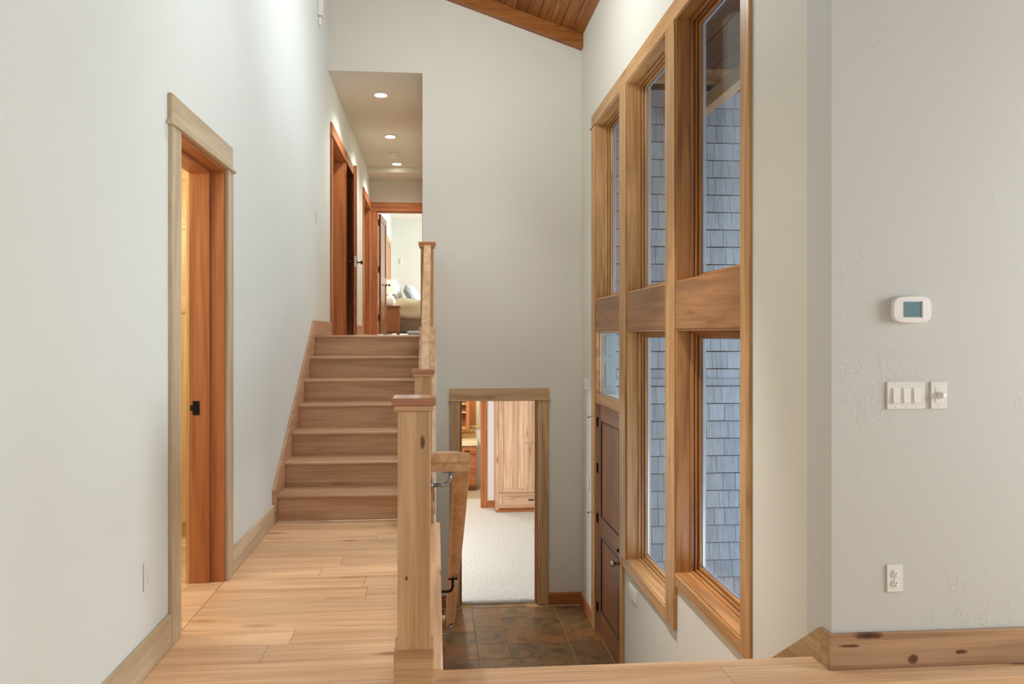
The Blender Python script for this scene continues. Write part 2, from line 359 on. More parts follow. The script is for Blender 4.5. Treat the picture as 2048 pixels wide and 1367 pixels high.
for k, y in enumerate((6.78, 4.6, 2.4)):
    tag(rafter(y-.05, y+.05, .15).build('ceiling_beam', W(CEIL, 'X'), None), ['dark wooden ceiling beam nearest the back wall, its end above the windows', 'dark wooden ceiling beam over the middle of the stairwell', 'dark wooden ceiling beam over the near end of the stairwell'][k], 'beam', 'beams under the sloped ceiling', 'structure')
m = MB().box(XL, -.01, YB+.14, 12.62, 4.365, 4.5).box(XL, -.01, 12.62, YE, 4.265, 4.5)
struct(m, 'ceiling_hall', TAUPE, 'flat pale ceiling of the upper hall with a dropped end', 'ceiling')

# ---------------------------------------------------------------- main floor: wide oak planks running across
fl = struct(MB().box(XL-.3, -.0, -4.0, 5.5, -.26, -.012).box(0, 6.0, -4.0, YN-.03, -.26, -.012), 'floor', W(OAK, 'X'), 'wide plank oak floor of the main level', 'floor')
pw = .182; y = YN-.0; n = 0
def row(y0, y1, x0, x1):
    global n
    x = x0; first = True
    while x < x1-.01:
        L = random.uniform(1.0, 2.1)*(random.random() if first else 1); L = max(L, .45); first = False
        e = min(x+L, x1)
        if x1-e < .3: e = x1
        MB().box(x+.0006, e-.0006, y0+.0006, y1-.0006, -.012, 0+random.uniform(-.0004, .0004), .0012).build('plank', W(OAK, 'X'), fl)
        n += 1; x = e
y = YN-.05
while y > -1.5:
    row(y-pw, y, XL-.001, 3.6 if y > .6 else 3.0); y -= pw
y = YN-.05
while y < 5.45:
    e = min(y+pw, 5.466); row(y, e, XL, -.045); y = e
# boards into the left room
y = 3.445
while y < 4.17:
    e = min(y+pw, 4.18); MB().box(XL-.18, XL-.002, y+.0006, e-.0006, -.012, 0, .0012).build('plank', W(OAK, 'X'), fl); y = e
# nosing boards along the stairwell
nose = lambda: None
tag(MB().prism([(YN-.05, -.02), (YN+.006, -.034), (YN+.014, -.026), (YN+.014, -.008), (YN+.006, 0.0005), (YN-.05, .0005)], 'X', -.04, XF-.003).build('trim_2', W(OAK, 'X'), None), 'pale oak nosing board along the near edge of the stairwell', 'nosing', kind='structure')
tag(MB().prism([(-.045, -.02), (.022, -.034), (.03, -.026), (.03, -.008), (.022, .0005), (-.045, .0005)], 'Y', YN+.016, 5.35).build('trim_3', W(OAK, 'Y'), None), 'pale oak nosing board along the left side of the stairwell between the newel posts', 'nosing', kind='structure')

# ---------------------------------------------------------------- upper stairs
st = thing('staircase', (-.68, 5.46, 0), 'oak staircase of seven risers climbing from the main floor to the upper hall', 'stairs', kind='structure')
for k in range(7):
    y0 = 5.465+TU*k
    MB().box(XL+.022, -.165, y0, y0+.018, RU*k+(0 if k == 0 else -.005), RU*(k+1)-.026, .0015).build('riser', W(STAIR, 'X'), st)
    if k < 6:
        y1 = y0+TU+.005
        MB().prism([(y1, RU*(k+1)-.026), (y0-.018, RU*(k+1)-.026), (y0-.025, RU*(k+1)-.018), (y0-.025, RU*(k+1)-.008), (y0-.018, RU*(k+1)), (y1, RU*(k+1))], 'X', XL+.022, -.165).build('tread', W(STAIR, 'X', rough=.36), st)
    else:
        MB().prism([(y0+.10, ZU-.026), (y0-.018, ZU-.026), (y0-.025, ZU-.018), (y0-.025, ZU-.008), (y0-.018, ZU), (y0+.10, ZU)], 'X', XL+.001, -.01).build('landing_nosing', W(STAIR, 'X', rough=.36), st)
    for s in ():
        pass
slope = RU/TU
def skirt_poly(y0, z0, y1, z1, zlow0, zlow1):
    return [(y0, zlow0), (y1, zlow1), (y1, z1), (y0, z0)]
MB().prism([(5.37, 0), (5.50, 0), (7.2, ZU-.18), (7.2, 1.55), (7.10, 1.55), (5.37, .26)], 'X', XL+.001, XL+.021, .002).build('skirt_board', W(STAIR, 'Y'), st)
MB().prism([(5.49, 0.02), (7.26, 1.15), (7.26, 1.485), (7.20, 1.485), (5.49, .25)], 'X', -.164, -.006, .003).build('stringer_curb', W(ALDER, 'Y'), st)
hf = struct(MB().box(XL, -.01, 7.22, YB+.14, ZU-.2, ZU-.005).box(XL, -.01, YB+.14, YE, ZU-.2, ZU-.005), 'floor_hall', W(STAIR, 'X'), 'oak plank floor of the upper hall', 'floor')
y = 7.23
while y < YE:
    e = min(y+pw, YE+.1); MB().box(XL+.001, -.155, y+.0006, e-.0006, ZU-.005, ZU, 0).build('plank', W(STAIR, 'X', rough=.36), hf); y = e

# ---------------------------------------------------------------- lower stairs (going down away from the viewer) and entry floor
ls = thing('staircase', (.83, YN, ZE), 'lower oak staircase dropping away behind the floor edge to the slate entry', 'stairs', kind='structure')
RL = -ZE/8
for k in range(8):
    y0 = YN-.02+TU*k
    MB().box(.002, XF-.004, y0-.018, y0, -RL*(k+1), -RL*k-.035, .0015).build('riser', W(STAIR, 'X'), ls)
    if k < 7:
        z = -RL*(k+1)
        MB().prism([(y0, z-.028), (y0+TU+.02, z-.028), (y0+TU+.027, z-.02), (y0+TU+.027, z-.008), (y0+TU+.02, z), (y0, z)], 'X', .002, XF-.004).build('tread', W(STAIR, 'X', rough=.36), ls)
sl2 = RL/TU
MB().prism([(2.935, 0.0), (2.935, .15), (2.95, .15), (4.95, .15-2.0*sl2), (5.05, ZE+.12), (5.05, ZE), (4.9, ZE), (2.975, -.22)], 'X', XF, XR-.001, .002).build('skirt_board', W(CASE, 'Y'), ls)
ef = struct(MB().box(0.0, XR, 4.8, YB+.06, ZE-.12, ZE-.003), 'floor_entry', GROUT, 'slate tile floor of the entry at the foot of the stairs', 'floor')
tp = .3105
xs = [0.003]+[.093+tp*k for k in range(6)]; xs[-1] = XR-.002
ys = [8.12]+[8.01-.3155*k for k in range(11)]
for j in range(len(ys)-1):
    for i in range(len(xs)-1):
        if ys[j] > YB and not (.26 < (xs[i]+xs[i+1])/2 < 1.17): continue
        g = .0022; dz = random.uniform(-.0015, .0015)
        x0, x1 = xs[i]+g, xs[i+1]-g
        if ys[j] > YB: x0, x1 = max(x0, .27), min(x1, 1.158)
        MB().box(x0, x1, ys[j+1]+g, ys[j]-g, ZE-.012, ZE+dz, .002).build('tile', SLATE, ef)

# ---------------------------------------------------------------- newel posts
def newel(label, x, yf, zt, zb0, zbt, pal=None, marks=()):
    """yf = front face of the post, zt = top of the cap, zb0..zbt = base box"""
    w = .1325; t = thing('newel_post', (x, yf+w/2, zb0), label, 'newel post', 'newel posts of the stair railing')
    box('post', W(pal or ALDER, 'Z', marks=marks), t, x-w/2, x+w/2, yf, yf+w, zbt-.01, zt-.053, .003)
    b = MB().box(x-.0805, x+.0805, yf-.015, yf+w+.015, zb0+.0006, zbt, .004); b.build('base_box', W(ALDER, 'X', knots=.2), t)
    MB().box(x-.080, x+.080, yf-.014, yf+w+.014, zt-.053, zt-.030, .003).build('neck_block', W(ALDER, 'X', knots=.0), t)
    MB().box(x-.0885, x+.0885, yf-.022, yf+w+.022, zt-.030, zt, .003).build('cap', W(((196, 134, 94), (158, 98, 64)), 'X', key='cap_wood', rough=.14, knots=0, vary=.03), t)
    return t
newel('large knotty newel post with flat square cap standing nearest, at the floor edge', -.0885, 2.883, 1.157, 0, .14, marks=((.0345, -.06, .849, .024, .009), (-.03, -.06, .30, .010, .007)))
newel('middle newel post with flat cap standing at the foot of the upper stairs', -.095, 5.345, 1.150, 0, .13)
t3 = newel('tall slim newel post at the top of the upper stairs against the pale wall', -.09, 7.27, 2.352, ZU-.20, 1.487, WIN)  # darker palette than the other posts: its shade is put into the colour
# ---------------------------------------------------------------- railings
def rail_profile(w=.075, h=.06):
    a = w/2
    return [(-a*.8, 0), (a*.8, 0), (a*.86, h*.30), (a*.72, h*.40), (a, h*.55), (a, h*.85), (a*.8, h), (-a*.8, h), (-a, h*.85), (-a, h*.55), (-a*.72, h*.40), (-a*.86, h*.30)]
r1 = thing('railing', (-.09, 4.2, 0), 'level wooden railing between the nearest and middle newel posts', 'railing')
zr = .875
MB().prism([(-.09+px, zr+pz) for px, pz in rail_profile(.07)], 'Y', 3.02, 5.342).build('handrail', W(ALDER, 'Y'), r1)
MB().box(-.115, -.065, 3.032, 5.33, .09, .13, .003).build('bottom_rail', W(ALDER, 'Y'), r1)
for k in range(18):
    y = 3.13+k*.1215; box('baluster', W(ALDER, 'Z', knots=0), r1, -.106, -.074, y-.016, y+.016, .128, zr+.004, .001)
r2 = thing('railing', (-.09, 6.4, .5), 'sloping wooden railing climbing beside the upper stairs to the tall newel', 'railing')
ya, yb = 5.485, 7.268; za = 1.045; zb = za+(yb-ya)*slope
def sloped(p, w, h, y0, z0, y1, z1, x):
    b = bmesh.new(); A = [b.verts.new((x+q[0], y0, z0+q[1])) for q in p]; B = [b.verts.new((x+q[0], y1, z1+q[1])) for q in p]
    b.faces.new(A); b.faces.new(list(reversed(B)))
    for i in range(len(p)): b.faces.new((A[i], B[i], B[(i+1) % len(p)], A[(i+1) % len(p)]))
    bmesh.ops.recalc_face_normals(b, faces=b.faces); mb = MB(); mb._add(b); return mb
sloped(rail_profile(.074, .065), 0, 0, ya-.006, za-.065, yb, zb-.065, -.088).build('handrail', W(ALDER, 'Y', knots=0), r2)
for k in range(14):
    y = ya+.09+k*.121
    if y < yb-.04: box('baluster', W(ALDER, 'Z', knots=0), r2, -.104, -.072, y-.016, y+.016, .25+(y-5.49)*.7222-.01, za+(y-ya)*slope-.045, .001)
r3 = thing('railing', (-.09, 7.7, ZU), 'short level landing railing behind the tall newel post', 'railing')
MB().prism([(-.09+px, 2.24+pz) for px, pz in rail_profile(.07)], 'Y', 7.41, YB-.002).build('handrail', W(ALDER, 'Y'), r3)
MB().box(-.115, -.065, 7.42, YB-.002, ZU+.06, ZU+.10, .003).build('bottom_rail', W(ALDER, 'Y'), r3)
for k in range(5):
    y = 7.5+k*.121; box('baluster', W(ALDER, 'Z', knots=0), r3, -.106, -.074, y-.016, y+.016, ZU+.095, 2.245, .001)
# wall mounted handrail going down
hr = thing('wall_handrail', (.108, 3.15, .85), 'moulded wooden handrail on steel brackets descending from the nearest newel post', 'handrail')
P = [Vector((-.021, 3.07, .905)), Vector((.112, 3.07, .905)), Vector((.103, 5.17, .905-2.1*.735)), Vector((.002, 5.17, .905-2.1*.735))]
def mould(p, q, dirx):
    """profile swept from p to q; up is z, side = across"""
    pr = rail_profile(.075, .075); b = bmesh.new(); d = (q-p); hd = Vector((d.x, d.y, 0)).normalized(); sd = Vector((hd.y, -hd.x, 0))
    return pr, b, sd
b = bmesh.new(); pr = rail_profile(.074, .078); rings = []
sides = [Vector((0, -1, 0)), (Vector((1, -1, 0))), (Vector((1, 1, 0))*-1), Vector((0, -1, 0))]
s0 = [Vector((0, -1, 0)), Vector((1, -1, 0)), Vector((1, 1, 0)), Vector((0, 1, 0))]
for p, sd in zip(P, s0): rings.append([b.verts.new(p+sd*q[0]+Vector((0, 0, q[1]-.078))) for q in pr])
for a, c in zip(rings, rings[1:]):
    for i in range(len(pr)): b.faces.new((a[i], a[(i+1) % len(pr)], c[(i+1) % len(pr)], c[i]))
b.faces.new(rings[0]); b.faces.new(list(reversed(rings[-1]))); bmesh.ops.recalc_face_normals(b, faces=b.faces)
mb = MB(); mb._add(b); mb.build('rail', W(ALDER, 'Y', knots=.2), hr)
def bracket(xw, y, z, xr, zr_, mat):
    m = MB(); m.cyl((xw, y, z), (xw+.006, y, z), .032)
    pts = [(xw+.004, y, z)]
    for k in range(9):
        a = k/8*PI/2; pts.append((xr-.03+.03*math.sin(a), y, z+.03-.03*math.cos(a)))
    pts.append((xr, y, zr_)); m.tube(pts, .008); m.box(xr-.03, xr+.03, y-.012, y+.012, zr_-.004, zr_, .001)
    m.build('bracket', mat, hr)
bracket(-.021, 3.0-.03+.045, .775, .06, .828, STEEL)
zat = lambda y: .905-.078-(y-3.07)*.735
bracket(0.001, 4.27, zat(4.27)-.075, .10, zat(4.27)+.002, BLACK)
bracket(0.001, 5.10, zat(5.10)-.07, .095, zat(5.10)+.002, STEEL)

# ---------------------------------------------------------------- left doorway (main floor)
def fillet_header_y(par, xf, y0, y1, z0, z1, sgn=1, pal=PALE):
    """header board on a wall whose face is x = xf, proud towards +x*sgn"""
    a, b_ = sorted((xf, xf+.02*sgn)); box('header_board', W(pal, 'Y'), par, a, b_, y0, y1, z0, z1, .002)
    a, b_ = sorted((xf, xf+.032*sgn)); box('fillet_strip', W(pal, 'Y'), par, a, b_, y0-.02, y1+.03, z0-.008, z0+.010, .003)
d1 = thing('door_1', (XL, 3.8, 0), 'doorway in the left wall with pale casing and deep orange fir jamb', 'door', kind='structure')
box('side_casing', W(PALE, 'Z'), d1, XL, XL+.02, 3.325, 3.436, 0.0006, 2.362)
box('side_casing', W(PALE, 'Z'), d1, XL, XL+.02, 4.184, 4.296, 0.0006, 2.362)
fillet_header_y(d1, XL, 3.315, 4.285, 2.37, 2.507)
box('jamb', W(FIR, 'Z'), d1, XL-.184, XL+.001, 4.165, 4.19, 0.0006, 2.365, .001)
box('jamb', W(FIR, 'Z'), d1, XL-.184, XL+.001, 3.43, 3.445, 0.0006, 2.365, .001)
box('head_jamb', W(FIR, 'Y'), d1, XL-.184, XL+.001, 3.445, 4.165, 2.345, 2.37, .001)
box('stop', W(FIR, 'Z'), d1, XL-.184, XL-.075, 4.148, 4.165, 0.0006, 2.33, .002)
box('head_stop', W(FIR, 'Y'), d1, XL-.184, XL-.075, 3.445, 4.165, 2.326, 2.345, .002)
box('inner_casing', W(MAPLE, 'Z'), d1, XL-.204, XL-.184, 4.15, 4.26, 0.0006, 2.36)
sp = box('strike_plate', BLACK, d1, XL-.165, XL-.128, 4.145, 4.149, .955, 1.035, .0005)
box('strike_hole', plain('strike_recess', (8, 7, 6), .8), sp, XL-.156, XL-.138, 4.1435, 4.1452, .98, 1.01, 0)
box('strike_lip', BLACK, sp, XL-.178, XL-.165, 4.143, 4.149, .98, 1.012, .0005)
# room beyond
struct(MB().box(-3.4, XL-.18, 6.2, 6.3, 0, 2.7).box(-3.5, -3.4, 2.5, 6.2, 0, 2.7).box(-3.4, XL-.18, 2.4, 2.5, 0, 2.7), 'wall_closet', WALLS, 'walls of the small room behind the left doorway')
struct(MB().box(-3.4, XL-.18, 2.5, 6.2, 2.7, 2.8), 'ceiling_closet', WHITEP, 'ceiling of the small room behind the left doorway', 'ceiling')
cf = struct(MB().box(-3.4, XL-.3, 2.5, 6.2, -.2, -.012), 'floor_closet', W(OAK, 'X'), 'oak floor of the small room behind the left doorway', 'floor')
y = 2.52
while y < 6.18:
    MB().box(-3.39, XL-.181, y+.0006, min(y+pw, 6.19)-.0006, -.012, 0, .0012).build('plank', W(OAK, 'X'), cf); y += pw
cb = thing('tall_cabinet', (-2.0, 5.2, 0), 'tall honey maple cabinet seen through the left doorway', 'cabinet')
box('carcass', W(MAPLE, 'Z'), cb, -2.9, XL-.185, 5.08, 5.6, .10, 2.6)
box('toe_kick', W(MAPLE, 'X'), cb, -2.9, XL-.185, 5.12, 5.5, 0.0006, .10)
for x0 in (-2.88, -2.14):
    dr = box('door', W(MAPLE, 'Z'), cb, x0, x0+.73, 5.068, 5.08, .11, 2.56)
    box('stile', W(MAPLE, 'Z'), dr, x0, x0+.075, 5.055, 5.068, .11, 2.56); box('stile', W(MAPLE, 'Z'), dr, x0+.655, x0+.73, 5.055, 5.068, .11, 2.56)
    for z0, z1 in ((.11, .19), (1.56, 1.68), (2.14, 2.24), (2.48, 2.56)): box('rail', W(MAPLE, 'X'), dr, x0+.075, x0+.655, 5.056, 5.068, z0, z1)

# ---------------------------------------------------------------- baseboards left
tag(box('baseboard_left', W(PALE, 'Y'), None, XL, XL+.018, -3.99, 3.323, .0006, .15, .003), 'pale wooden baseboard along the left wall before the doorway', 'baseboard', kind='structure')
tag(box('baseboard_left', W(PALE, 'Y'), None, XL, XL+.018, 4.298, 5.368, .0006, .15, .003), 'pale wooden baseboard between the left doorway and the stairs', 'baseboard', kind='structure')
m = box('baseboard_hall', W(STAIR, 'Y'), None, XL, XL+.018, 7.202, 8.255, ZU+.0006, 1.55, .003); tag(m, 'short wooden baseboard at the top of the stairs before the first hall door', 'baseboard', kind='structure')
tag(box('baseboard_hall', W(STAIR, 'Y'), None, XL, XL+.018, 10.57, 11.86, ZU+.0006, 1.55, .003), 'wooden baseboard in the hall between the ajar door and the last side door', 'baseboard', kind='structure')
# right side baseboards
MK = tuple((a-(XF+5.99)/2, -.02, b, c, d) for a, b, c, d in ((1.82, .142, .06, .014), (2.021, .036, .022, .018), (2.235, .058, .028, .009), (1.74, .10, .045, .006)))
br = box('baseboard_right', W(((184, 148, 114), (146, 108, 78)), 'X', key='knotty_baseboard', knots=.6, vary=.02, marks=MK), None, XF, 5.99, YT-.02, YT-.0006, .0006, .15, .003)
tag(br, 'very knotty wooden baseboard under the thermostat wall', 'baseboard', kind='structure')
tag(box('baseboard_corner', W(CASE, 'Y'), None, XF, XR-.0006, YT, 2.934, .0006, .15, .002), 'short baseboard return at the outside wall corner', 'baseboard', kind='structure')
tag(box('baseboard_entry', W(FIR, 'X'), None, 1.29, XR-.0006, YB-.018, YB-.0006, ZE+.002, ZE+.135, .003), 'orange-brown baseboard on the back wall right of the lower doorway', 'baseboard', kind='structure')
tag(box('baseboard_entry', W(FIR, 'Y'), None, XF, XR-.0006, 7.46, YB-.019, ZE+.002, ZE+.135, .003), 'orange-brown baseboard between the back corner and the entry door', 'baseboard', kind='structure')
tag(box('baseboard_stairwell', W(FIR, 'X'), None, .003, .155, YB-.018, YB-.0006, ZE+.002, ZE+.135, .003), 'dark baseboard stub left of the lower doorway', 'baseboard', kind='structure')
tag(box('baseboard_window', W(FIR, 'Y'), None, XF, XR-.0006, 5.055, 6.18, ZE+.002, ZE+.135, .003), 'baseboard on the window wall right of the entry door', 'baseboard', kind='structure')

# ---------------------------------------------------------------- window wall: trim, windows
tr = thing('trim_4', (XF, 5.5, ZE), 'alder casing framework tying the six windows and the entry door together', 'window trim', kind='structure')
MB().box(XF, XR, 3.64, 7.455, 3.60, 3.735, .003).build('header_board', W(WIN, 'Y'), tr)
MB().box(XF-.01, XR, 7.28, 7.50, 3.592, 3.606, .003).build('fillet_strip', W(WIN, 'Y'), tr)
MB().box(XF-.004, XR, 7.29, 7.45, ZE+.003, 3.592, .003).build('side_casing', W(WIN, 'Z'), tr)
MB().box(XF, XR, 3.64, 3.750, -.330, 3.60, .003).build('side_casing', W(WIN, 'Z'), tr)
MB().box(XF-.006, XR+.001, 6.080, 6.288, -.56, 3.60, .003).build('mullion', W(WIN, 'Z'), tr)
MB().box(XF-.006, XR+.001, 4.810, 5.0, -.64, 3.60, .003).build('mullion', W(WIN, 'Z'), tr)
MB().box(XF-.002, XR+.001, 6.195, 6.294, ZE+.003, -.56, .003).build('side_casing', W(WIN, 'Z'), tr)
for a, b_ in ((6.294, 7.33), (5.0, 6.08), (3.751, 4.810)):
    MB().box(XF+.002, XR+.10, a, b_, 1.448, 1.77, .003).build('mid_rail', W(MID, 'Y'), tr)
MB().box(XF+.001, XR, 3.751, 4.815, -.330, -.245, .003).build('apron', W(WIN, 'Y'), tr)
MB().box(XF+.001, XR, 5.0, 6.195, -.645, -.555, .003).build('apron', W(WIN, 'Y'), tr)
def window(nm, y0, y1, z0, z1, label, group, pal=WIN):
    wdw = thing(nm, (XR, (y0+y1)/2, z0), label, 'window', group, 'structure')
    X0, X1 = XR-.033, XR+.19
    box('jamb', W(pal, 'Z'), wdw, X0+.02, X1, y1-.012, y1, z0, z1, .001); box('jamb', W(pal, 'Z'), wdw, X0+.02, X1, y0, y0+.012, z0, z1, .001)
    box('head_jamb', W(pal, 'Y'), wdw, X0+.02, X1, y0+.012, y1-.012, z1-.012, z1, .001)
    box('sill', W(pal, 'Y'), wdw, X0+.02, X1, y0+.012, y1-.012, z0, z0+.012, .001)
    # sash: three stepped frames
    steps = [(XR+.084, XR+.106, .012, .026), (XR+.106, XR+.113, .012, .015), (XR+.113, XR+.128, .012, .038), (XR+.128, XR+.134, .012, .026), (XR+.134, XR+.172, .012, .058)]
    sash = None
    m = {k: MB() for k in 'LRTB'}
    for xa, xb, i0, i1 in steps:
        m['L'].box(xa, xb, y1-i1, y1-i0, z0+i0, z1-i0, .002); m['R'].box(xa, xb, y0+i0, y0+i1, z0+i0, z1-i0, .002)
        m['T'].box(xa, xb, y0+i1, y1-i1, z1-i1, z1-i0, .002); m['B'].box(xa, xb, y0+i1, y1-i1, z0+i0, z0+i1, .002)
    sf = m['L'].build('sash_stile', W(pal, 'Z', vary=.04), wdw); m['R'].build('sash_stile', W(pal, 'Z', vary=.04), wdw)
    m['T'].build('sash_rail', W(pal, 'Y', vary=.04), wdw); m['B'].build('sash_rail', W(pal, 'Y', vary=.04), wdw)
    i = .058
    g = box('pane', GLASS, wdw, XR+.150, XR+.154, y0+i-.006, y1-i+.006, z0+i-.006, z1-i+.006, 0)
    s = MB(); j = i+.007
    for xx in (XR+.1545,):
        s.box(xx, xx+.012, y1-j, y1-i, z0+i, z1-i); s.box(xx, xx+.012, y0+i, y0+j, z0+i, z1-i)
        s.box(xx, xx+.012, y0+j, y1-j, z1-j, z1-i); s.box(xx, xx+.012, y0+j, y1-j, z0+i, z0+j)
    s.build('spacer', SPACER, wdw)
    box('pane', GLASS, wdw, XR+.167, XR+.171, y0+i-.006, y1-i+.006, z0+i-.006, z1-i+.006, 0)
    return wdw
GU = 'upper row of tall windows'; GL = 'lower row of windows'
window('window_1', 3.751, 4.802, 1.77, 3.60, 'upper window nearest the viewer, the widest-looking of the top row', GU, WIN2)
window('window_2', 5.006, 6.074, 1.77, 3.60, 'upper window between the two tall mullions', GU)
window('window_3', 6.294, 7.284, 1.77, 3.60, 'upper window above the entry door transom', GU)
window('window_4', 3.751, 4.802, -.245, 1.448, 'lower tall window nearest the viewer showing grey shingles', GL, WIN2)
window('window_5', 5.006, 6.074, -.555, 1.448, 'lower tall window between the mullions beside the entry door', GL)
# transom
w6 = thing('window_6', (XR, 6.8, .79), 'small transom window directly above the entry door', 'window', GL, 'structure')
m = MB()
for (a, b_, c, d) in ((6.294, 6.335, .70, 1.448), (7.25, 7.33, .70, 1.448), (6.335, 7.25, .70, .80), (6.335, 7.25, 1.43, 1.448)): m.box(XR-.012, XR+.06, a, b_, c, d, .002)
m.build('frame', W(WIN, 'Y'), w6)
m = MB()
for (a, b_, c, d) in ((6.335, 6.342, .8, 1.43), (7.243, 7.25, .8, 1.43), (6.335, 7.25, .8, .808), (6.335, 7.25, 1.422, 1.43)): m.box(XR+.022, XR+.036, a, b_, c, d)
m.build('spacer', SPACER, w6); box('pane', GLASS, w6, XR+.017, XR+.021, 6.335, 7.25, .80, 1.43, 0)

# ---------------------------------------------------------------- entry door
d3 = thing('door_2', (XR+.03, 6.8, ZE), 'dark stained wooden entry door with boarded panels and iron hinges', 'door', kind='structure')
xd = XR+.012
box('threshold', W(DARK, 'Y'), d3, XR-.006, XR+.2, 6.294, 7.30, ZE, ZE+.02, .003)
bl = plain('painted_grey_blue', (150, 166, 176), .5)
rv = box('outer_reveal', bl, d3, XR+.062, XR+.2, 7.266, 7.299, ZE+.02, 1.447, .002)
for z0, z1 in ((.86, 1.12), (1.18, 1.40)): box('reveal_panel', bl, rv, XR+.085, XR+.178, 7.258, 7.266, z0, z1, .004)
leaf = box('leaf', W(DARK, 'Z'), d3, xd+.012, xd+.045, 6.30, 7.29, ZE+.012, .69, .001)
for a, b_ in ((6.30, 6.43), (7.15, 7.29)): box('stile', W(DARK, 'Z'), d3, xd, xd+.012, a, b_, ZE+.012, .69)
for a, b_ in ((.53, .69), (-.66, -.46), (ZE+.012, ZE+.26)): box('rail', W(DARK, 'Y'), d3, xd, xd+.012, 6.43, 7.15, a, b_)
for (z0, z1) in ((-.46, .53), (ZE+.26, -.66)):
    for k in range(6):
        y0 = 6.432+k*.1195; box('panel_board', W(DARK, 'Z', vary=.1), d3, xd+.007, xd+.0125, y0, y0+.1175, z0, z1, .0025)
    m = MB()
    for q in ((6.43, 6.442, z0, z1), (7.138, 7.15, z0, z1), (6.442, 7.138, z0, z0+.012), (6.442, 7.138, z1-.012, z1)): m.box(xd-.003, xd+.0085, q[0], q[1], q[2], q[3], .002)
    m.build('panel_moulding', plain('dark_bead', (40, 20, 14), .3), d3)
for z in (-1.42, -.50, .02, .50):
    hg = MB().cyl((xd-.008, 7.302, z-.05), (xd-.008, 7.302, z+.05), .008).box(xd-.003, xd-.0005, 7.26, 7.302, z-.05, z+.05, .0005).build('hinge', BLACK, d3)
    if z in (.50, -.50):
        MB().tube([(xd-.008, 7.302, z+.052), (xd-.05, 7.33, z+.056), (xd-.085, 7.36, z+.04)], .004).cyl((xd-.082, 7.357, z+.041), (xd-.095, 7.368, z+.036), .008).build('door_stop', STEEL, hg)
es = box('escutcheon', BLACK, d3, xd-.008, xd, 6.345, 6.395, -.82, -.44, .003)
MB().lathe([(.012, 0), (.014, .03), (.012, .045), (.026, .055), (.031, .07), (.026, .084), (.004, .09)], (xd-.008, 6.37, -.68), (-1, 0, 0)).build('knob', CHROME, es)
MB().cyl((xd-.008, 6.37, -.56), (xd-.022, 6.37, -.56), .016).box(xd-.036, xd-.02, 6.365, 6.375, -.575, -.545, .002).build('thumb_turn', BLACK, es)

# ---------------------------------------------------------------- lower doorway in the back wall
d2 = thing('door_3', (.71, YB, ZE), 'knotty alder cased doorway at the foot of the tall wall, leading to a carpeted room', 'door', kind='structure')
box('side_casing', W(CASE, 'Z'), d2, .157, .270, YB-.02, YB, ZE+.003, .655, .003); box('side_casing', W(CASE, 'Z'), d2, 1.163, 1.287, YB-.02, YB, ZE+.003, .655, .003)
box('header_board', W(CASE, 'X'), d2, .153, 1.291, YB-.02, YB, .663, .798, .003); box('fillet_strip', W(CASE, 'X'), d2, .135, 1.31, YB-.032, YB, .655, .668, .003)
box('jamb', W(DARK, 'Z'), d2, .268, .283, YB, YB+.14, ZE+.003, .663, .001); box('jamb', W(DARK, 'Z'), d2, 1.148, 1.163, YB, YB+.14, ZE+.003, .663, .001)
box('head_jamb', W(CASE, 'X'), d2, .283, 1.148, YB, YB+.14, .65, .663, .001)
box('stop', W(FIR, 'Z'), d2, 1.136, 1.148, YB+.06, YB+.10, ZE+.003, .65, .001); box('stop', W(FIR, 'Z'), d2, .283, .295, YB+.06, YB+.10, ZE+.003, .65, .001)

# lower room
cp = struct(MB().box(-1.9, 2.7, YB+.142, 12.75, ZE-.1, ZE+.006).box(.268, 1.163, YB+.055, YB+.142, ZE-.1, ZE+.006).box(-1.9, 2.7, 12.75, 13.3, ZE-.1, ZE+.006), 'floor_lower_room', carpet_mat(), 'cream cut-pile carpet of the room beyond the lower doorway', 'floor')
# tufted edge of the pile where it meets the slate
b = bmesh.new()
for k in range(5200):
    x = random.uniform(.285, 1.147); y = YB+.052+abs(random.gauss(0, .05)); hh = random.uniform(.006, .014); a = random.uniform(0, PI); r = .0022
    dx, dy = r*math.cos(a), r*math.sin(a); z = ZE+.004
    v = [b.verts.new((x-dx, y-dy, z)), b.verts.new((x+dx, y+dy, z)), b.verts.new((x+random.uniform(-.004, .004), y-random.uniform(0, .008), z+hh))]; b.faces.new(v)
mb = MB(); mb._add(b); o = mb.build('carpet_pile', carpet_mat(), cp); o['kind'] = 'stuff'
struct(MB().box(-2.0, -1.9, YB+.14, 14.6, ZE, .95).box(2.7, 2.8, YB+.14, 14.6, ZE, .95).box(.90, 2.7, 12.62, 12.76, ZE, .95).box(-1.9, .0, 12.62, 12.76, ZE, .95).box(-1.9, 2.7, 14.52, 14.6, ZE, .95), 'wall_lower_room', WHITEP, 'white walls of the lower bedroom and bathroom')
struct(MB().box(-1.9, 2.7, YB+.14, 14.6, .95, 1.05), 'ceiling_lower_room', WHITEP, 'ceiling of the lower rooms', 'ceiling')
struct(MB().box(-1.9, 2.7, 13.3, 14.52, ZE-.1, ZE+.003), 'floor_bathroom', plain('bath_floor', (196, 176, 150), .5), 'pale floor of the bathroom beyond the lower room', 'floor')
d8 = thing('door_4', (.84, 12.6, ZE), 'orange alder cased opening between the lower room and the bathroom', 'door', kind='structure')
box('side_casing', W(FIR, 'Z', knots=.6, vary=.02), d8, .79, .903, 12.60, 12.62, ZE+.007, .80, .002); box('jamb', W(FIR, 'Z'), d8, .885, .90, 12.62, 12.77, ZE+.007, .78, .001)
box('side_casing', W(FIR, 'Z'), d8, -.10, .01, 12.60, 12.62, ZE+.007, .80, .002); box('header_board', W(FIR, 'X'), d8, -.12, .91, 12.60, 12.62, .74, .87, .002)
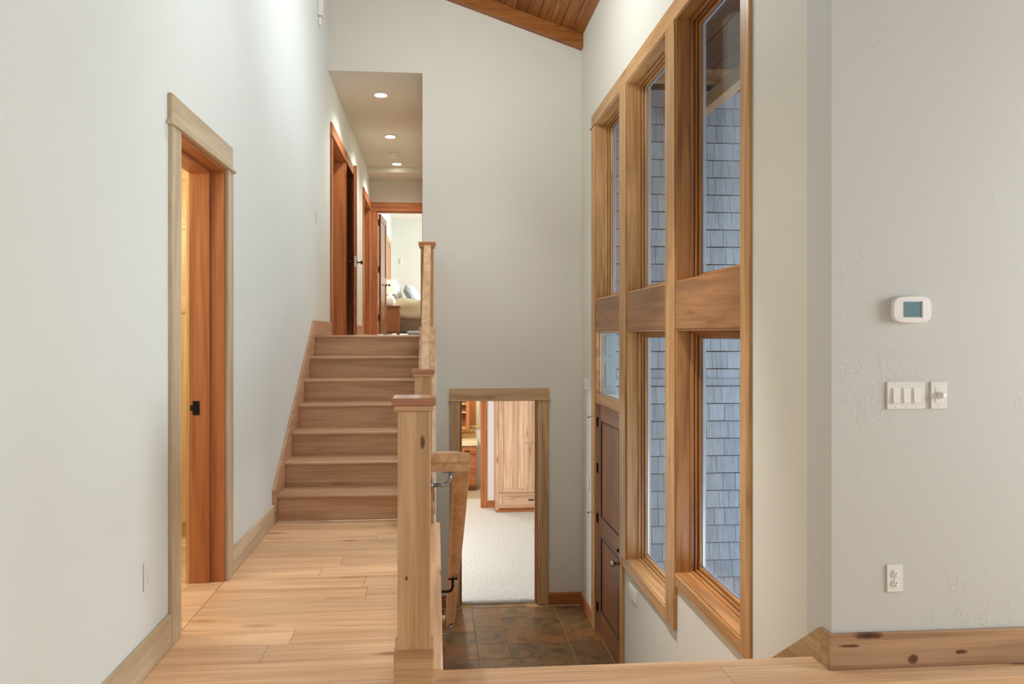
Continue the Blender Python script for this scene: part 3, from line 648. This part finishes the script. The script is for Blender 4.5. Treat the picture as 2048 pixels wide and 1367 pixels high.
tag(box('baseboard_lower_room', W(FIR, 'X'), None, .905, 1.026, 12.602, 12.619, ZE+.007, ZE+.13, .002), 'short orange baseboard between the bathroom casing and the wardrobe', 'baseboard', kind='structure')
# wardrobe
wd = thing('wardrobe', (1.5, 12.43, ZE), 'tall knotty pale alder wardrobe with two doors and a bottom drawer', 'wardrobe')
box('carcass', W(FIR, 'Z', knots=.6), wd, 1.03, 2.15, 12.285, 12.615, ZE+.007, .75)
box('face_frame', W(PINE, 'Z'), wd, 1.03, 1.085, 12.262, 12.285, ZE+.03, .75, .002)
box('plinth', W(FIR, 'X'), wd, 1.03, 2.15, 12.25, 12.285, ZE+.007, ZE+.045, .003)
for x0, kn in ((1.089, 1.0), (1.597, 0)):
    dr = box('door', W(PINE, 'Z'), wd, x0, x0+.505, 12.270, 12.284, -1.335, .74, .001)
    box('stile', W(PINE, 'Z'), dr, x0, x0+.075, 12.252, 12.270, -1.335, .74); box('stile', W(PINE, 'Z'), dr, x0+.43, x0+.505, 12.252, 12.270, -1.335, .74)
    box('rail', W(PINE, 'X'), dr, x0+.075, x0+.43, 12.252, 12.270, -1.335, -1.26); box('rail', W(PINE, 'X'), dr, x0+.075, x0+.43, 12.252, 12.270, .66, .74)
    for k in range(4): box('panel_board', W(PINE, 'Z', vary=.2), dr, x0+.075+k*.08875, x0+.075+(k+1)*.08875-.001, 12.262, 12.270, -1.26, .66, .002)
    xk = x0+.468 if kn else x0+.04
    MB().lathe([(.006, 0), (.006, .015), (.014, .02), (.016, .028), (.004, .034)], (xk, 12.252, -.47), (0, -1, 0)).build('knob', CHROME, dr)
dw = box('drawer', W(PINE, 'X'), wd, 1.089, 2.10, 12.262, 12.284, -1.60, -1.345, .002)
m = MB()
for q in ((1.089, 2.10, -1.60, -1.55), (1.089, 2.10, -1.395, -1.345), (1.089, 1.14, -1.55, -1.395), (2.05, 2.10, -1.55, -1.395)): m.box(q[0], q[1], 12.252, 12.262, q[2], q[3], .001)
m.build('front_frame', W(PINE, 'X'), dw)
box('pull', BRONZE, dw, 1.60, 1.70, 12.235, 12.252, -1.475, -1.455, .003)
# vanity
vn = thing('bathroom_vanity', (.3, 14.25, ZE), 'orange wooden bathroom vanity with drawers under a cream countertop', 'vanity')
box('carcass', W(FIR, 'Z'), vn, -.6, .80, 14.0, 14.515, ZE+.09, -.79); box('toe_kick', W(DARK, 'X'), vn, -.6, .80, 14.04, 14.515, ZE+.004, ZE+.09)
box('countertop', plain('cream_stone', (238, 222, 186), .3), vn, -.62, .82, 13.97, 14.515, -.79, -.70, .006)
m = MB()
for z0, z1 in ((-.96, -.82), (-1.24, -.98), (-1.56, -1.26)):
    for x0 in (.02, .42):
        dr = box('drawer', W(FIR, 'X', vary=.12), vn, x0, x0+.375, 13.982, 14.0, z0, z1, .004); box('pull', BLACK, dr, x0+.14, x0+.24, 13.965, 13.982, (z0+z1)/2-.007, (z0+z1)/2+.01, .003)
bs = thing('backsplash', (.3, 14.4, -.70), 'honey wooden backsplash with herringbone inlay behind the bathroom vanity', 'backsplash')
box('board', W(MAPLE, 'X'), bs, -.6, .80, 14.48, 14.514, -.699, -.50, .002)
for k in range(7):
    for sg in (1, -1):
        cx_ = .25+k*.085+(.021 if sg > 0 else -.021)
        MB().box(cx_-.035, cx_+.035, 14.472, 14.481, -.605, -.585, .001, Matrix.Rotation(sg*PI/4, 4, 'Y'), (cx_, 14.476, -.595)).build('inlay_strip', W(FIR, 'X', vary=.2), bs)
sh = thing('open_shelf_unit', (.45, 14.3, -.48), 'open wooden shelves recessed above the vanity, dark inside', 'shelves')
box('back_board', W(DARK, 'Z'), sh, .1, .62, 14.49, 14.513, -.48, .70); box('side_panel', W(FIR, 'Z'), sh, .60, .66, 14.2, 14.49, -.48, .70); box('side_panel', W(FIR, 'Z'), sh, .08, .12, 14.2, 14.49, -.48, .70)
for z in (-.48, -.17, .0, .17, .34): box('shelf', W(MAPLE, 'X'), sh, .12, .60, 14.22, 14.49, z, z+.022)
mi = thing('mirror_cabinet', (.72, 14.4, -.45), 'bright mirror cabinet beside the open shelves', 'mirror')
box('frame', W(MAPLE, 'Z'), mi, .665, .90, 14.43, 14.513, -.48, .70); box('mirror_glass', plain('mirror_face', (235, 232, 222), .05, 1), mi, .70, .88, 14.425, 14.431, -.44, .66, .001)

# ---------------------------------------------------------------- upper hall doors
def side_door(nm, y0, y1, label, casings=(True, True)):
    d = thing(nm, (XL, (y0+y1)/2, ZU), label, 'door', None, 'structure')
    z0, z1 = ZU+.0006, 3.69
    box('side_casing', W(FIR, 'Z'), d, XL, XL+.02, y0-.10, y0+.004, z0, z1-.005); box('side_casing', W(FIR, 'Z'), d, XL, XL+.02, y1-.004, y1+.10, z0, z1-.005)
    box('header_board', W(FIR, 'Y'), d, XL, XL+.022, y0-.11, y1+.11, z1, z1+.155); box('fillet_strip', W(FIR, 'Y'), d, XL, XL+.034, y0-.125, y1+.125, z1-.008, z1+.010, .002)
    box('jamb', W(FIR, 'Z'), d, XL-.155, XL+.001, y1-.018, y1, z0, z1, .001); box('jamb', W(FIR, 'Z'), d, XL-.155, XL+.001, y0, y0+.018, z0, z1, .001)
    box('head_jamb', W(FIR, 'Y'), d, XL-.155, XL+.001, y0, y1, z1-.018, z1, .001)
    box('stop', W(FIR, 'Z'), d, XL-.155, XL-.05, y1-.034, y1-.018, z0, z1-.018, .001)
    return d
side_door('door_5', 8.36, 9.44, 'first doorway in the left wall of the upper hall, cased in orange fir')
d6 = side_door('door_6', 9.62, 10.46, 'second hall doorway on the left, dark inside, its panelled door ajar')
side_door('door_7', 11.97, 13.0, 'last side doorway in the left wall of the upper hall')
def panel_leaf(parent, hinge, ang, wd_, z0, z1, mat, sub=True):
    """leaf along +y from the hinge turned by ang about z"""
    R = Matrix.Rotation(ang, 4, 'Z'); hp = Vector(hinge)
    def bx(nm, x0, x1, y0, y1, a, b_, par, bev=.002, mt=None):
        mb_ = MB().box(hp.x+x0, hp.x+x1, hp.y+y0, hp.y+y1, a, b_, bev, R, hp); return mb_.build(nm, mt or mat, par)
    lf = bx('leaf', -.010, .010, 0, wd_, z0, z1, parent)
    for a, b_ in ((0, .11), (wd_-.11, wd_)): bx('stile', -.022, .022, a, b_, z0, z1, lf)
    for a, b_ in ((z0, z0+.22), (z0+.95, z0+1.10), (z1-.12, z1)): bx('rail', -.021, .021, .11, wd_-.11, a, b_, lf)
    for s in (-1, 1):
        kp = hp+R.to_3x3() @ Vector((s*.022, wd_-.065, 0)); dv = R.to_3x3() @ Vector((s, 0, 0))
        MB().lathe([(.028, 0), (.028, .006), (.010, .009), (.010, .045), (.024, .052), (.028, .064), (.022, .076), (.003, .08)], (kp.x, kp.y, z0+.97), dv).build('knob', BRONZE, lf)
    bx('latch_plate', -.012, .012, wd_, wd_+.002, z0+.90, z0+1.05, lf, 0, CHROME)
    return lf
panel_leaf(d6, (XL+.028, 10.43, 0), PI+math.radians(7.5), .80, ZU+.012, 3.675, W(FIR, 'Z'))
d6l = d6
for z in (1.65, 2.55, 3.45): MB().cyl((XL+.012, 10.452, z-.045), (XL+.012, 10.452, z+.045), .008).build('hinge', BLACK, d6)
# dark room behind those doors
struct(MB().box(-3.2, XL-.15, 11.2, 11.3, ZU, 4.4).box(-3.3, -3.2, 8.1, 11.3, ZU, 4.4).box(-3.2, XL-.15, 8.1, 8.2, ZU, 4.4).box(-3.2, XL-.15, 9.50, 9.56, ZU, 4.4).box(-3.2, XL-.15, 8.1, 11.3, 4.3, 4.4), 'wall_side_rooms', TAUPE, 'walls of the unlit side rooms off the upper hall')
struct(MB().box(-3.2, XL-.15, 8.1, 13.35, ZU-.1, ZU-.002), 'floor_side_rooms', W(OAK, 'X'), 'floor of the side rooms off the upper hall', 'floor')
struct(MB().box(-3.2, XL-.15, 11.3, 11.4, ZU, 4.4).box(-3.2, -3.1, 11.4, 13.3, ZU, 4.4).box(-3.2, XL-.15, 13.32, 13.42, ZU, 4.4).box(-3.2, XL-.15, 11.4, 13.3, 4.3, 4.4), 'wall_side_room_far', TAUPE, 'walls of the room behind the last side doorway')
# bedroom doorway at the hall end
d9 = thing('door_8', (-.66, YE, ZU), 'bedroom doorway at the end of the upper hall, its panelled door folded open', 'door', kind='structure')
box('side_casing', W(FIR, 'Z'), d9, XL+.004, -1.092, YE-.02, YE, ZU+.0006, 3.685); box('side_casing', W(FIR, 'Z'), d9, -.243, -.156, YE-.02, YE, ZU+.0006, 3.685)
box('header_board', W(FIR, 'X', knots=.8), d9, XL+.004, -.156, YE-.022, YE, 3.69, 3.855); box('head_jamb', W(FIR, 'X'), d9, -1.095, -.24, YE, YE+.12, 3.672, 3.69, .001)
box('jamb', W(FIR, 'Z'), d9, -1.095, -1.077, YE, YE+.12, ZU+.0006, 3.69, .001); box('jamb', W(FIR, 'Z'), d9, -.258, -.24, YE, YE+.12, ZU+.0006, 3.69, .001)
panel_leaf(d9, (-1.05, YE+.13, 0), -math.radians(3.5), .83, ZU+.012, 3.66, W(DARK, 'Z', rough=.2))
for z in (1.72, 2.62, 3.50): MB().cyl((-1.072, YE+.112, z-.06), (-1.072, YE+.112, z+.06), .012).box(-1.078, -1.05, YE+.10, YE+.112, z-.06, z+.06).build('hinge', BLACK, d9)
# bedroom
BW = plaster('bedroom_wall', (216, 220, 212), .1)
struct(MB().box(-1.36, XL, YE+.12, 19.5, ZU, 4.6).box(XL, 4.0, 19.5, 19.6, ZU, 4.6).box(.9, 4.0, YE, YE+.12, ZU, 4.6).box(4.0, 4.1, YE, 19.5, ZU, 4.6), 'wall_bedroom', BW, 'pale walls of the bedroom at the end of the hall')
struct(MB().box(XL, 4.0, YE+.12, 19.5, 4.55, 4.65), 'ceiling_bedroom', WHITEP, 'bedroom ceiling', 'ceiling')
struct(MB().box(XL, 4.0, YE, 19.5, ZU-.1, ZU-.003), 'floor_bedroom', W(STAIR, 'X'), 'bedroom floor', 'floor')
db = thing('door_9', (XL, 18.2, ZU), 'wooden cased door in the bedroom left wall near its far corner', 'door', kind='structure')
box('side_casing', W(CASE, 'Z'), db, XL, XL+.02, 17.3, 17.42, ZU, 3.70); box('side_casing', W(CASE, 'Z'), db, XL, XL+.02, 18.9, 19.02, ZU, 3.70)
box('header_board', W(CASE, 'Y'), db, XL, XL+.022, 17.28, 19.04, 3.70, 3.84); box('leaf', W(FIR, 'Z'), db, XL, XL+.012, 17.42, 18.9, ZU+.01, 3.69)
pc = thing('wall_picture', (XL, 15.6, 2.6), 'narrow framed picture on the bedroom left wall behind the open door', 'picture')
box('frame', plain('picture_frame_dark', (70, 78, 84), .4), pc, XL+.001, XL+.025, 15.15, 16.1, 2.80, 3.42); box('print', plain('picture_print', (150, 170, 176), .3, bscale=5), pc, XL+.024, XL+.028, 15.22, 16.03, 2.87, 3.35, .001)
tag(MB().box(-.98, -.91, 19.47, 19.499, 3.32, 3.46, .008).build('wall_sensor', WHITE), 'small white sensor on the bedroom far wall', 'sensor')
ns = thing('nightstand', (-.96, 15.45, ZU), 'brown wooden nightstand standing just inside the bedroom', 'nightstand')
box('body', W(NUT, 'Z'), ns, -1.13, -.79, 15.22, 15.70, ZU+.05, 1.985); box('top', W(NUT, 'X'), ns, -1.16, -.755, 15.18, 15.74, 1.985, 2.015, .006)
box('cornice', W(NUT, 'X'), ns, -1.145, -.772, 15.20, 15.72, 1.945, 1.985, .008); box('plinth', W(NUT, 'X'), ns, -1.14, -.78, 15.21, 15.71, ZU+.03, ZU+.085, .004)
for sx in (-1.12, -.84):
    for sy in (15.23, 15.63): box('foot', W(DARK, 'Z'), ns, sx, sx+.05, sy, sy+.05, ZU-.001, ZU+.03)
for z0, z1 in ((1.5, 1.70), (1.72, 1.92)):
    dr = box('drawer', W(NUT, 'Y'), ns, -.79, -.778, 15.26, 15.66, z0, z1); MB().lathe([(.006, 0), (.006, .012), (.014, .02), (.003, .026)], (-.778, 15.46, (z0+z1)/2), (1, 0, 0)).build('knob', BRONZE, dr)
lp = thing('table_lamp', (-.985, 15.42, 2.015), 'lit table lamp with cream drum shade and white ceramic base on the nightstand', 'lamp')
MB().lathe([(.09, 0), (.118, .02), (.118, .12), (.09, .19), (.045, .235), (.03, .27), (.012, .275), (.012, .32)], (-.985, 15.42, 2.0155)).build('base', plain('white_ceramic', (236, 234, 228), .25), lp)
b = bmesh.new(); n_ = 36; R0, R1 = [], []
for zz, rr in ((2.285, .160), (2.575, .148)):
    R0.append([b.verts.new((-.985+rr*math.cos(2*PI*i/n_), 15.42+rr*math.sin(2*PI*i/n_), zz)) for i in range(n_)])
    R1.append([b.verts.new((-.985+(rr-.004)*math.cos(2*PI*i/n_), 15.42+(rr-.004)*math.sin(2*PI*i/n_), zz)) for i in range(n_)])
for i in range(n_):
    j = (i+1) % n_
    b.faces.new((R0[0][i], R0[0][j], R0[1][j], R0[1][i])); b.faces.new((R1[0][j], R1[0][i], R1[1][i], R1[1][j])); b.faces.new((R0[1][i], R0[1][j], R1[1][j], R1[1][i])); b.faces.new((R0[0][j], R0[0][i], R1[0][i], R1[0][j]))
mb = MB(); mb._add(b, True); mb.build('lamp_shade', SHADEM, lp)
MB().cyl((-.985, 15.42, 2.33), (-.985, 15.42, 2.46), .03).build('bulb', plain('bulb_glow', (255, 240, 200), .5, emit=(1, .8, .5), estr=25), lp)
# bed
def soft_box(x0, x1, y0, y1, z0, z1, amp, seed, cuts=14, rnd=.06):
    b = bmesh.new(); bmesh.ops.create_cube(b, size=1); bmesh.ops.subdivide_edges(b, edges=b.edges[:], cuts=cuts, use_grid_fill=True)
    from mathutils import noise
    sx, sy, sz = x1-x0, y1-y0, z1-z0
    for v in b.verts:
        p = Vector((v.co.x*sx, v.co.y*sy, v.co.z*sz)); q = Vector((max(-sx/2+rnd, min(sx/2-rnd, p.x)), max(-sy/2+rnd, min(sy/2-rnd, p.y)), max(-sz/2+rnd, min(sz/2-rnd, p.z))))
        d = p-q
        if d.length > 1e-6: p = q+d.normalized()*rnd
        nn = noise.noise(Vector((p.x*3.2+seed, p.y*3.2, p.z*5.5)))*amp
        if d.length > 1e-6: p += d.normalized()*nn
        v.co = p+Vector(((x0+x1)/2, (y0+y1)/2, (z0+z1)/2))
    mb_ = MB(); mb_._add(b, True); return mb_
bd = thing('bed', (0, 16.9, ZU), 'bed with a puffy cream comforter over a taupe bed skirt, head to the left wall', 'bed')
soft_box(-1.05, 1.10, 15.98, 17.8, ZU+.04, 1.76, .02, 3, rnd=.03).build('bed_skirt', plain('taupe_cloth', (150, 132, 112), .9, bump=.3), bd)
soft_box(-1.02, 1.15, 15.88, 17.9, 1.73, 2.20, .06, 9, rnd=.14).build('comforter', plain('cream_cloth', (214, 200, 172), .9, bump=.3), bd)
box('headboard', W(CASE, 'Y'), bd, -1.19, -1.08, 15.95, 17.85, ZU, 2.50)
def pillow(label, x, y, z, w_, h_, t_, tilt, yaw, col, seed):
    b = bmesh.new(); bmesh.ops.create_grid(b, x_segments=14, y_segments=14, size=.5)
    top = [(v.co.x, v.co.y) for v in b.verts]; b.free(); b = bmesh.new(); nseg = 14; g = {}
    for s in (1, -1):
        for i in range(nseg+1):
            for j in range(nseg+1):
                u, v_ = i/nseg*2-1, j/nseg*2-1
                edge = (1-u**4)*(1-v_**4); pinch = 1-.10*(1-abs(u))*(abs(v_)**3) - .0
                xx = u*(1-.10*(1-v_*v_*0)*(1-abs(v_)**2)*abs(u)**3); zz = v_*(1-.10*(1-u*u)*abs(v_)**3)
                if s < 0 and (i in (0, nseg) or j in (0, nseg)): g[(s, i, j)] = g[(1, i, j)]; continue
                g[(s, i, j)] = b.verts.new((xx*w_/2, s*t_/2*max(edge, 0)**.5, zz*h_/2+h_/2))
    for s in (1, -1):
        for i in range(nseg):
            for j in range(nseg):
                f = [g[(s, i, j)], g[(s, i+1, j)], g[(s, i+1, j+1)], g[(s, i, j+1)]]
                b.faces.new(f if s < 0 else list(reversed(f)))
    M = Matrix.Translation((x, y, z)) @ Matrix.Rotation(yaw, 4, 'Z') @ Matrix.Rotation(tilt, 4, 'X')
    bmesh.ops.transform(b, matrix=M, verts=b.verts)
    mb_ = MB(); mb_._add(b, True); tag(mb_.build('pillow', plain('pillow_cloth', col, .9, bump=.2)), label, 'pillow', 'pillows on the bed')
pillow('large pale blue-grey pillow leaning at the back, seen edge on', -.44, 16.7, 2.19, .55, .42, .17, math.radians(-32), math.radians(74), (186, 198, 208), 1)
pillow('small grey pillow leaning in front of the pale blue one', -.52, 16.25, 2.185, .42, .30, .14, math.radians(-34), math.radians(78), (150, 160, 164), 2)
pillow('white pillow standing against the headboard behind the lamp', -.86, 16.5, 2.19, .6, .44, .18, math.radians(-14), math.radians(84), (226, 230, 234), 3)
tag(soft_box(-.62, -.25, 15.02, 15.6, ZU+.001, ZU+.075, .02, 21, 10, .03).build('blanket', plain('pale_blue_cloth', (176, 188, 200), .9, bump=.3)), 'folded pale blue cloth lying on the bedroom floor by the nightstand', 'blanket')

# ---------------------------------------------------------------- hall ceiling fixtures
for k, (yy, lb) in enumerate(((8.85, 'recessed downlight nearest the stairs in the hall ceiling'), (10.7, 'recessed downlight in the middle of the hall ceiling'), (12.42, 'recessed downlight farthest along the hall ceiling'))):
    t = thing('recessed_downlight', (-.68, yy, 4.365), lb, 'light', 'recessed lights in the hall ceiling')
    MB().lathe([(.070, 0), (.098, 0), (.100, -.006), (.094, -.010), (.075, -.006), (.070, 0)], (-.68, yy, 4.3645), caps=False).build('trim_ring', WHITE, t)
    MB().cyl((-.68, yy, 4.3645), (-.68, yy, 4.3600), .073, n=32).build('diffuser', GLOW, t)
    spot('downlight', (-.68, yy, 4.345), 115, (1, .93, .84), 2.4, .9, .07)
sd = thing('smoke_detector', (-.685, 11.7, 4.365), 'square white smoke detector between the hall downlights', 'smoke detector')
MB().lathe([(.075, 0), (.078, -.01), (.070, -.035), (.045, -.042), (.002, -.043)], (-.685, 11.7, 4.336)).build('body', WHITE, sd)
box('mounting_plate', WHITE, sd, -.765, -.605, 11.62, 11.78, 4.335, 4.3645, .004)

# ---------------------------------------------------------------- wall plates and small fittings
def screw(par, x, y, z, ax):
    d = {'y': (0, -1, 0), 'x+': (1, 0, 0), 'x-': (-1, 0, 0)}[ax]
    MB().lathe([(.0035, 0), (.0035, .0006), (.002, .0012)], (x, y, z), d, 10).build('screw', WHITE, par)
# thermostat
th = thing('thermostat', (2.03, YT, 1.52), 'white rounded thermostat with grey-blue screen on the trowelled wall', 'thermostat')
cx, cz = 2.0135, 1.519; tw, thh = .088, .058
pts = []
for k in range(48):
    a = 2*PI*k/48; e = 5.0
    u = math.copysign(abs(math.cos(a))**(2/e), math.cos(a)); v = math.copysign(abs(math.sin(a))**(2/e), math.sin(a))
    pts.append((u*tw*(1+.0*v)-u*abs(v)**2*.004, v*thh*(1-.09*u*u)))
def ringbody(y0, y1, s): return [(cx+p[0]*s, y0 if s == 1 else y1, cz+p[1]*s) for p in pts]
b = bmesh.new(); lay = []
for yy, s in ((YT-.0005, .97), (YT-.012, 1.0), (YT-.022, .985), (YT-.027, .94)): lay.append([b.verts.new((cx+p[0]*s, yy, cz+p[1]*s)) for p in pts])
for a, c in zip(lay, lay[1:]):
    for i in range(48): b.faces.new((a[i], a[(i+1) % 48], c[(i+1) % 48], c[i]))
b.faces.new(lay[0])
# front with screen recess
sw_, sh_ = .044, .0355; inner = []
for p in pts:
    s = min(sw_/max(abs(p[0]), 1e-6), sh_/max(abs(p[1]), 1e-6)); inner.append((p[0]*s, p[1]*s))
I0 = [b.verts.new((cx+q[0], YT-.0285, cz+q[1])) for q in inner]; I1 = [b.verts.new((cx+q[0]*.955, YT-.0235, cz+q[1]*.945)) for q in inner]
for A, B_ in ((lay[-1], I0), (I0, I1)):
    for i in range(48): b.faces.new((A[i], A[(i+1) % 48], B_[(i+1) % 48], B_[i]))
b.faces.new(I1); bmesh.ops.recalc_face_normals(b, faces=b.faces)
mb = MB(); mb._add(b); body = mb.build('body', plain('thermostat_white', (240, 239, 234), .35), th)
box('screen', plain('lcd_grey_blue', (112, 144, 152), .15, spec=.6, bscale=15), th, cx-.0405, cx+.0405, YT-.0248, YT-.0235, cz-.032, cz+.032, .0005)
for k in range(3): box('button', WHITE, th, cx+.058, cx+.059+.004, YT-.0282, YT-.0272, cz-.022+k*.022-.004, cz-.022+k*.022+.004, .0005)
# triple rocker switch
s3 = thing('light_switch', (2.0, YT, 1.15), 'white triple rocker switch plate below the thermostat', 'switch')
x0, x1, z0, z1 = 1.912, 2.084, 1.094, 1.212
box('plate', WHITE, s3, x0, x1, YT-.007, YT-.0004, z0, z1, .003)
for k in range(3):
    c_ = x0+.040+k*.046
    box('rocker_frame', WHITE, s3, c_-.018, c_+.018, YT-.0082, YT-.0068, 1.117, 1.189, .0006)
    MB().prism([(YT-.008, 1.122), (YT-.008, 1.184), (YT-.011, 1.184), (YT-.0155, 1.122)], 'X', c_-.015, c_+.015, .0008).build('rocker', WHITEP, s3)
    for z in (1.202, 1.104): screw(s3, c_, YT-.007, z, 'y')
dm = thing('dimmer_switch', (2.15, YT, 1.15), 'white single dimmer plate with round knob beside the triple switch', 'switch')
x0, x1 = 2.109, 2.183
box('plate', WHITE, dm, x0, x1, YT-.007, YT-.0004, z0, z1, .003); box('insert', WHITE, dm, x0+.020, x1-.020, YT-.0085, YT-.0068, 1.120, 1.187, .0008)
MB().lathe([(.0155, 0), (.0155, .004), (.013, .007), (.0115, .026), (.003, .028)], ((x0+x1)/2, YT-.0085, 1.153), (0, -1, 0)).build('knob', WHITEP, dm)
for z in (1.202, 1.104): screw(dm, (x0+x1)/2, YT-.007, z, 'y')
def outlet(label, x, z):
    o = thing('wall_outlet', (x, YT, z), label, 'outlet')
    box('plate', WHITE, o, x-.036, x+.036, YT-.007, YT-.0004, z-.059, z+.059, .003)
    for s in (-1, 1):
        f = MB(); f.lathe([(.0165, 0), (.0165, .003), (.0155, .0036), (.001, .0036)], (x, YT-.007, z+s*.0205), (0, -1, 0), 24)
        fo = f.build('receptacle', WHITEP, o); sl = MB()
        sl.box(x-.0075, x-.0052, YT-.0112, YT-.0104, z+s*.0205-.001, z+s*.0205+.008).box(x+.0052, x+.0075, YT-.0112, YT-.0104, z+s*.0205-.001, z+s*.0205+.008); sl.cyl((x, YT-.0104, z+s*.0205-.008), (x, YT-.0112, z+s*.0205-.008), .0026, n=10)
        sl.build('slot', plain('slot_dark', (70, 66, 60), .7), fo)
    screw(o, x, YT-.007, z, 'y')
outlet('white duplex outlet low on the thermostat wall', 1.948, .375)
def plate_x(nm, label, xw, sgn, y0, y1, z0, z1, kind, gangs=1):
    o = thing(nm, (xw, (y0+y1)/2, z0), label, 'switch' if kind != 'blank' else 'wall plate')
    a, b_ = sorted((xw+sgn*.0004, xw+sgn*.008)); box('plate', WHITE, o, a, b_, y0, y1, z0, z1, .003)
    for g_ in range(gangs):
        c_ = y0+(y1-y0)*(g_+.5)/gangs; a, b_ = sorted((xw+sgn*.0075, xw+sgn*.0115)); zz = (z0+z1)/2
        box('rocker' if kind != 'blank' else 'insert', WHITEP, o, a, b_, c_-.016, c_+.016, zz-.033, zz+.033, .001)
plate_x('wall_outlet', 'white outlet plate on the left wall before the doorway', XL, 1, 3.045, 3.125, .345, .468, 'blank')
plate_x('light_switch', 'small white switch plate on the left wall high beside the stairs', XL, 1, 7.26, 7.34, 2.54, 2.66, 'sw')
plate_x('light_switch', 'white switch plate near the back corner, above eye height of the entry door top', XR, -1, 7.66, 7.90, .80, .92, 'sw', 3)
plate_x('light_switch', 'white switch plate lower in the back corner beside the entry door', XR, -1, 7.63, 7.76, -.30, -.16, 'sw')
plate_x('light_switch', 'white multi-gang switch plate under the window beside the entry door', XR, -1, 5.80, 6.02, -.85, -.73, 'sw', 3)
ch = thing('door_chime', (XL, 7.5, 4.64), 'white box-shaped door chime high on the left wall', 'door chime')
box('cover', WHITE, ch, XL+.001, XL+.05, 7.40, 7.53, 4.69, 5.0, .006); box('lower_sensor', WHITE, ch, XL+.001, XL+.035, 7.42, 7.51, 4.60, 4.68, .008)

# ---------------------------------------------------------------- outside: shingled wall, eave, ground
SHG = [None]
def shingle_mat():
    m, t, b = nt('weathered_shingle'); L = t.links
    (c1, c2), rnd, base = offset_coords(t, [(45, 45, 1.6), (4, 4, 3)])
    n1 = N(t, 'ShaderNodeTexNoise'); n1.inputs['Scale'].default_value = 1; n1.inputs['Detail'].default_value = 4; L.new(c1, n1.inputs['Vector'])
    n2 = N(t, 'ShaderNodeTexNoise'); n2.inputs['Scale'].default_value = 1; L.new(c2, n2.inputs['Vector'])
    ra = ramp(t, [(.3, lin((142, 149, 158))), (.7, lin((166, 173, 182)))], n1.outputs['Fac'])
    mr = N(t, 'ShaderNodeMapRange'); mr.inputs[3].default_value = .86; mr.inputs[4].default_value = 1.1; L.new(rnd, mr.inputs[0])
    hs = N(t, 'ShaderNodeHueSaturation'); L.new(mr.outputs[0], hs.inputs['Value']); L.new(ra.outputs[0], hs.inputs['Color']); L.new(hs.outputs[0], b.inputs['Base Color'])
    b.inputs['Roughness'].default_value = .85
    bp = N(t, 'ShaderNodeBump'); bp.inputs['Strength'].default_value = .3; bp.inputs['Distance'].default_value = .003; L.new(n1.outputs['Fac'], bp.inputs['Height']); L.new(bp.outputs[0], b.inputs['Normal'])
    return m
SH = shingle_mat(); YS = 7.95
sw = struct(MB().box(XR+.2, 5.2, YS+.03, YS+.15, ZE-.4, 4.6), 'wall_outside', plain('shingle_shade_backing', (44, 44, 48), .9), 'grey-blue shingled outside wall seen through the windows')
EXP = .2; far = MB(); rest = MB(); cnt = 0
def shingle(mb_, x0, x1, z0, z1):
    mb_.prism([(YS+.031, z1-.011), (YS+.031, z0), (YS-.008, z0), (YS+.012, z1-.011)], 'X', x0, x1)  # slot above each course bares the dark backing, standing in for butt shadow
zz = ZE-.1; allsh = []
while zz < 4.2:
    x = XR+.2
    while x < 5.1:
        wd_ = random.choice((.09, .12, .15, .18, .22, .26)); allsh.append((x+.0022, min(x+wd_, 5.1)-.0022, zz+random.uniform(-.0015, .0015), zz+EXP)); x += wd_
    zz += EXP
near_ = [s for s in allsh if 2.05 < (s[0]+s[1])/2 < 3.55]; near_.sort(key=lambda s: abs((s[0]+s[1])/2-2.8)); near_ = near_[:298]; ids = set(map(id, near_))
for s in allsh:
    if id(s) in ids:
        m = MB(); shingle(m, *s); m.build('shingle', SH, sw)
    else: shingle(rest, *s)
o = rest.build('shingle_field', SH, sw); o['kind'] = 'stuff'
tag(MB().box(XR+.2, 5.1, YS-.032, YS+.03, .83, .905, .004).build('trim_5', SH), 'narrow weathered band board across the outside shingles', 'trim', kind='structure')
BRN = wood((96, 66, 48), (66, 44, 32), 'Y', rough=.6, knots=.2, key='eave_wood'); LT = wood((178, 140, 104), (146, 108, 76), 'Y', rough=.6, knots=.2, key='eave_beam')
def ze(x): return 4.45-.12*(x-1.87)
ev = struct(MB().prism([(XR+.2, ze(XR+.2)), (4.6, ze(4.6)), (4.6, ze(4.6)+.1), (XR+.2, ze(XR+.2)+.1)], 'Y', YT+.2, YS+.4), 'roof_porch', BRN, 'brown boarded porch roof outside the upper windows', 'roof')
for k in range(9):
    x0 = XR+.22+k*.28
    MB().prism([(x0, ze(x0)-.012), (x0+.27, ze(x0+.27)-.012), (x0+.27, ze(x0+.27)-.001), (x0, ze(x0)-.001)], 'Y', YT+.21, YS+.39).build('plank', BRN, ev)
tag(MB().box(2.84, 2.96, YT+.22, YS+.0, 3.80, 3.95, .004).build('porch_beam', LT), 'pale porch beam running away outside the upper windows', 'beam', kind='structure')
tag(MB().box(XR+.21, 4.3, 7.0, 7.1, 3.97, 4.10, .004).build('porch_beam', LT), 'pale cross beam under the porch roof', 'beam', kind='structure')
struct(MB().box(XR+.2, 9.0, YT+.2, 12.0, ZE-.3, ZE-.02), 'ground', plain('ground_stone', (140, 138, 132), .9, bump=.4, bscale=8), 'outside paving below the windows', 'ground')
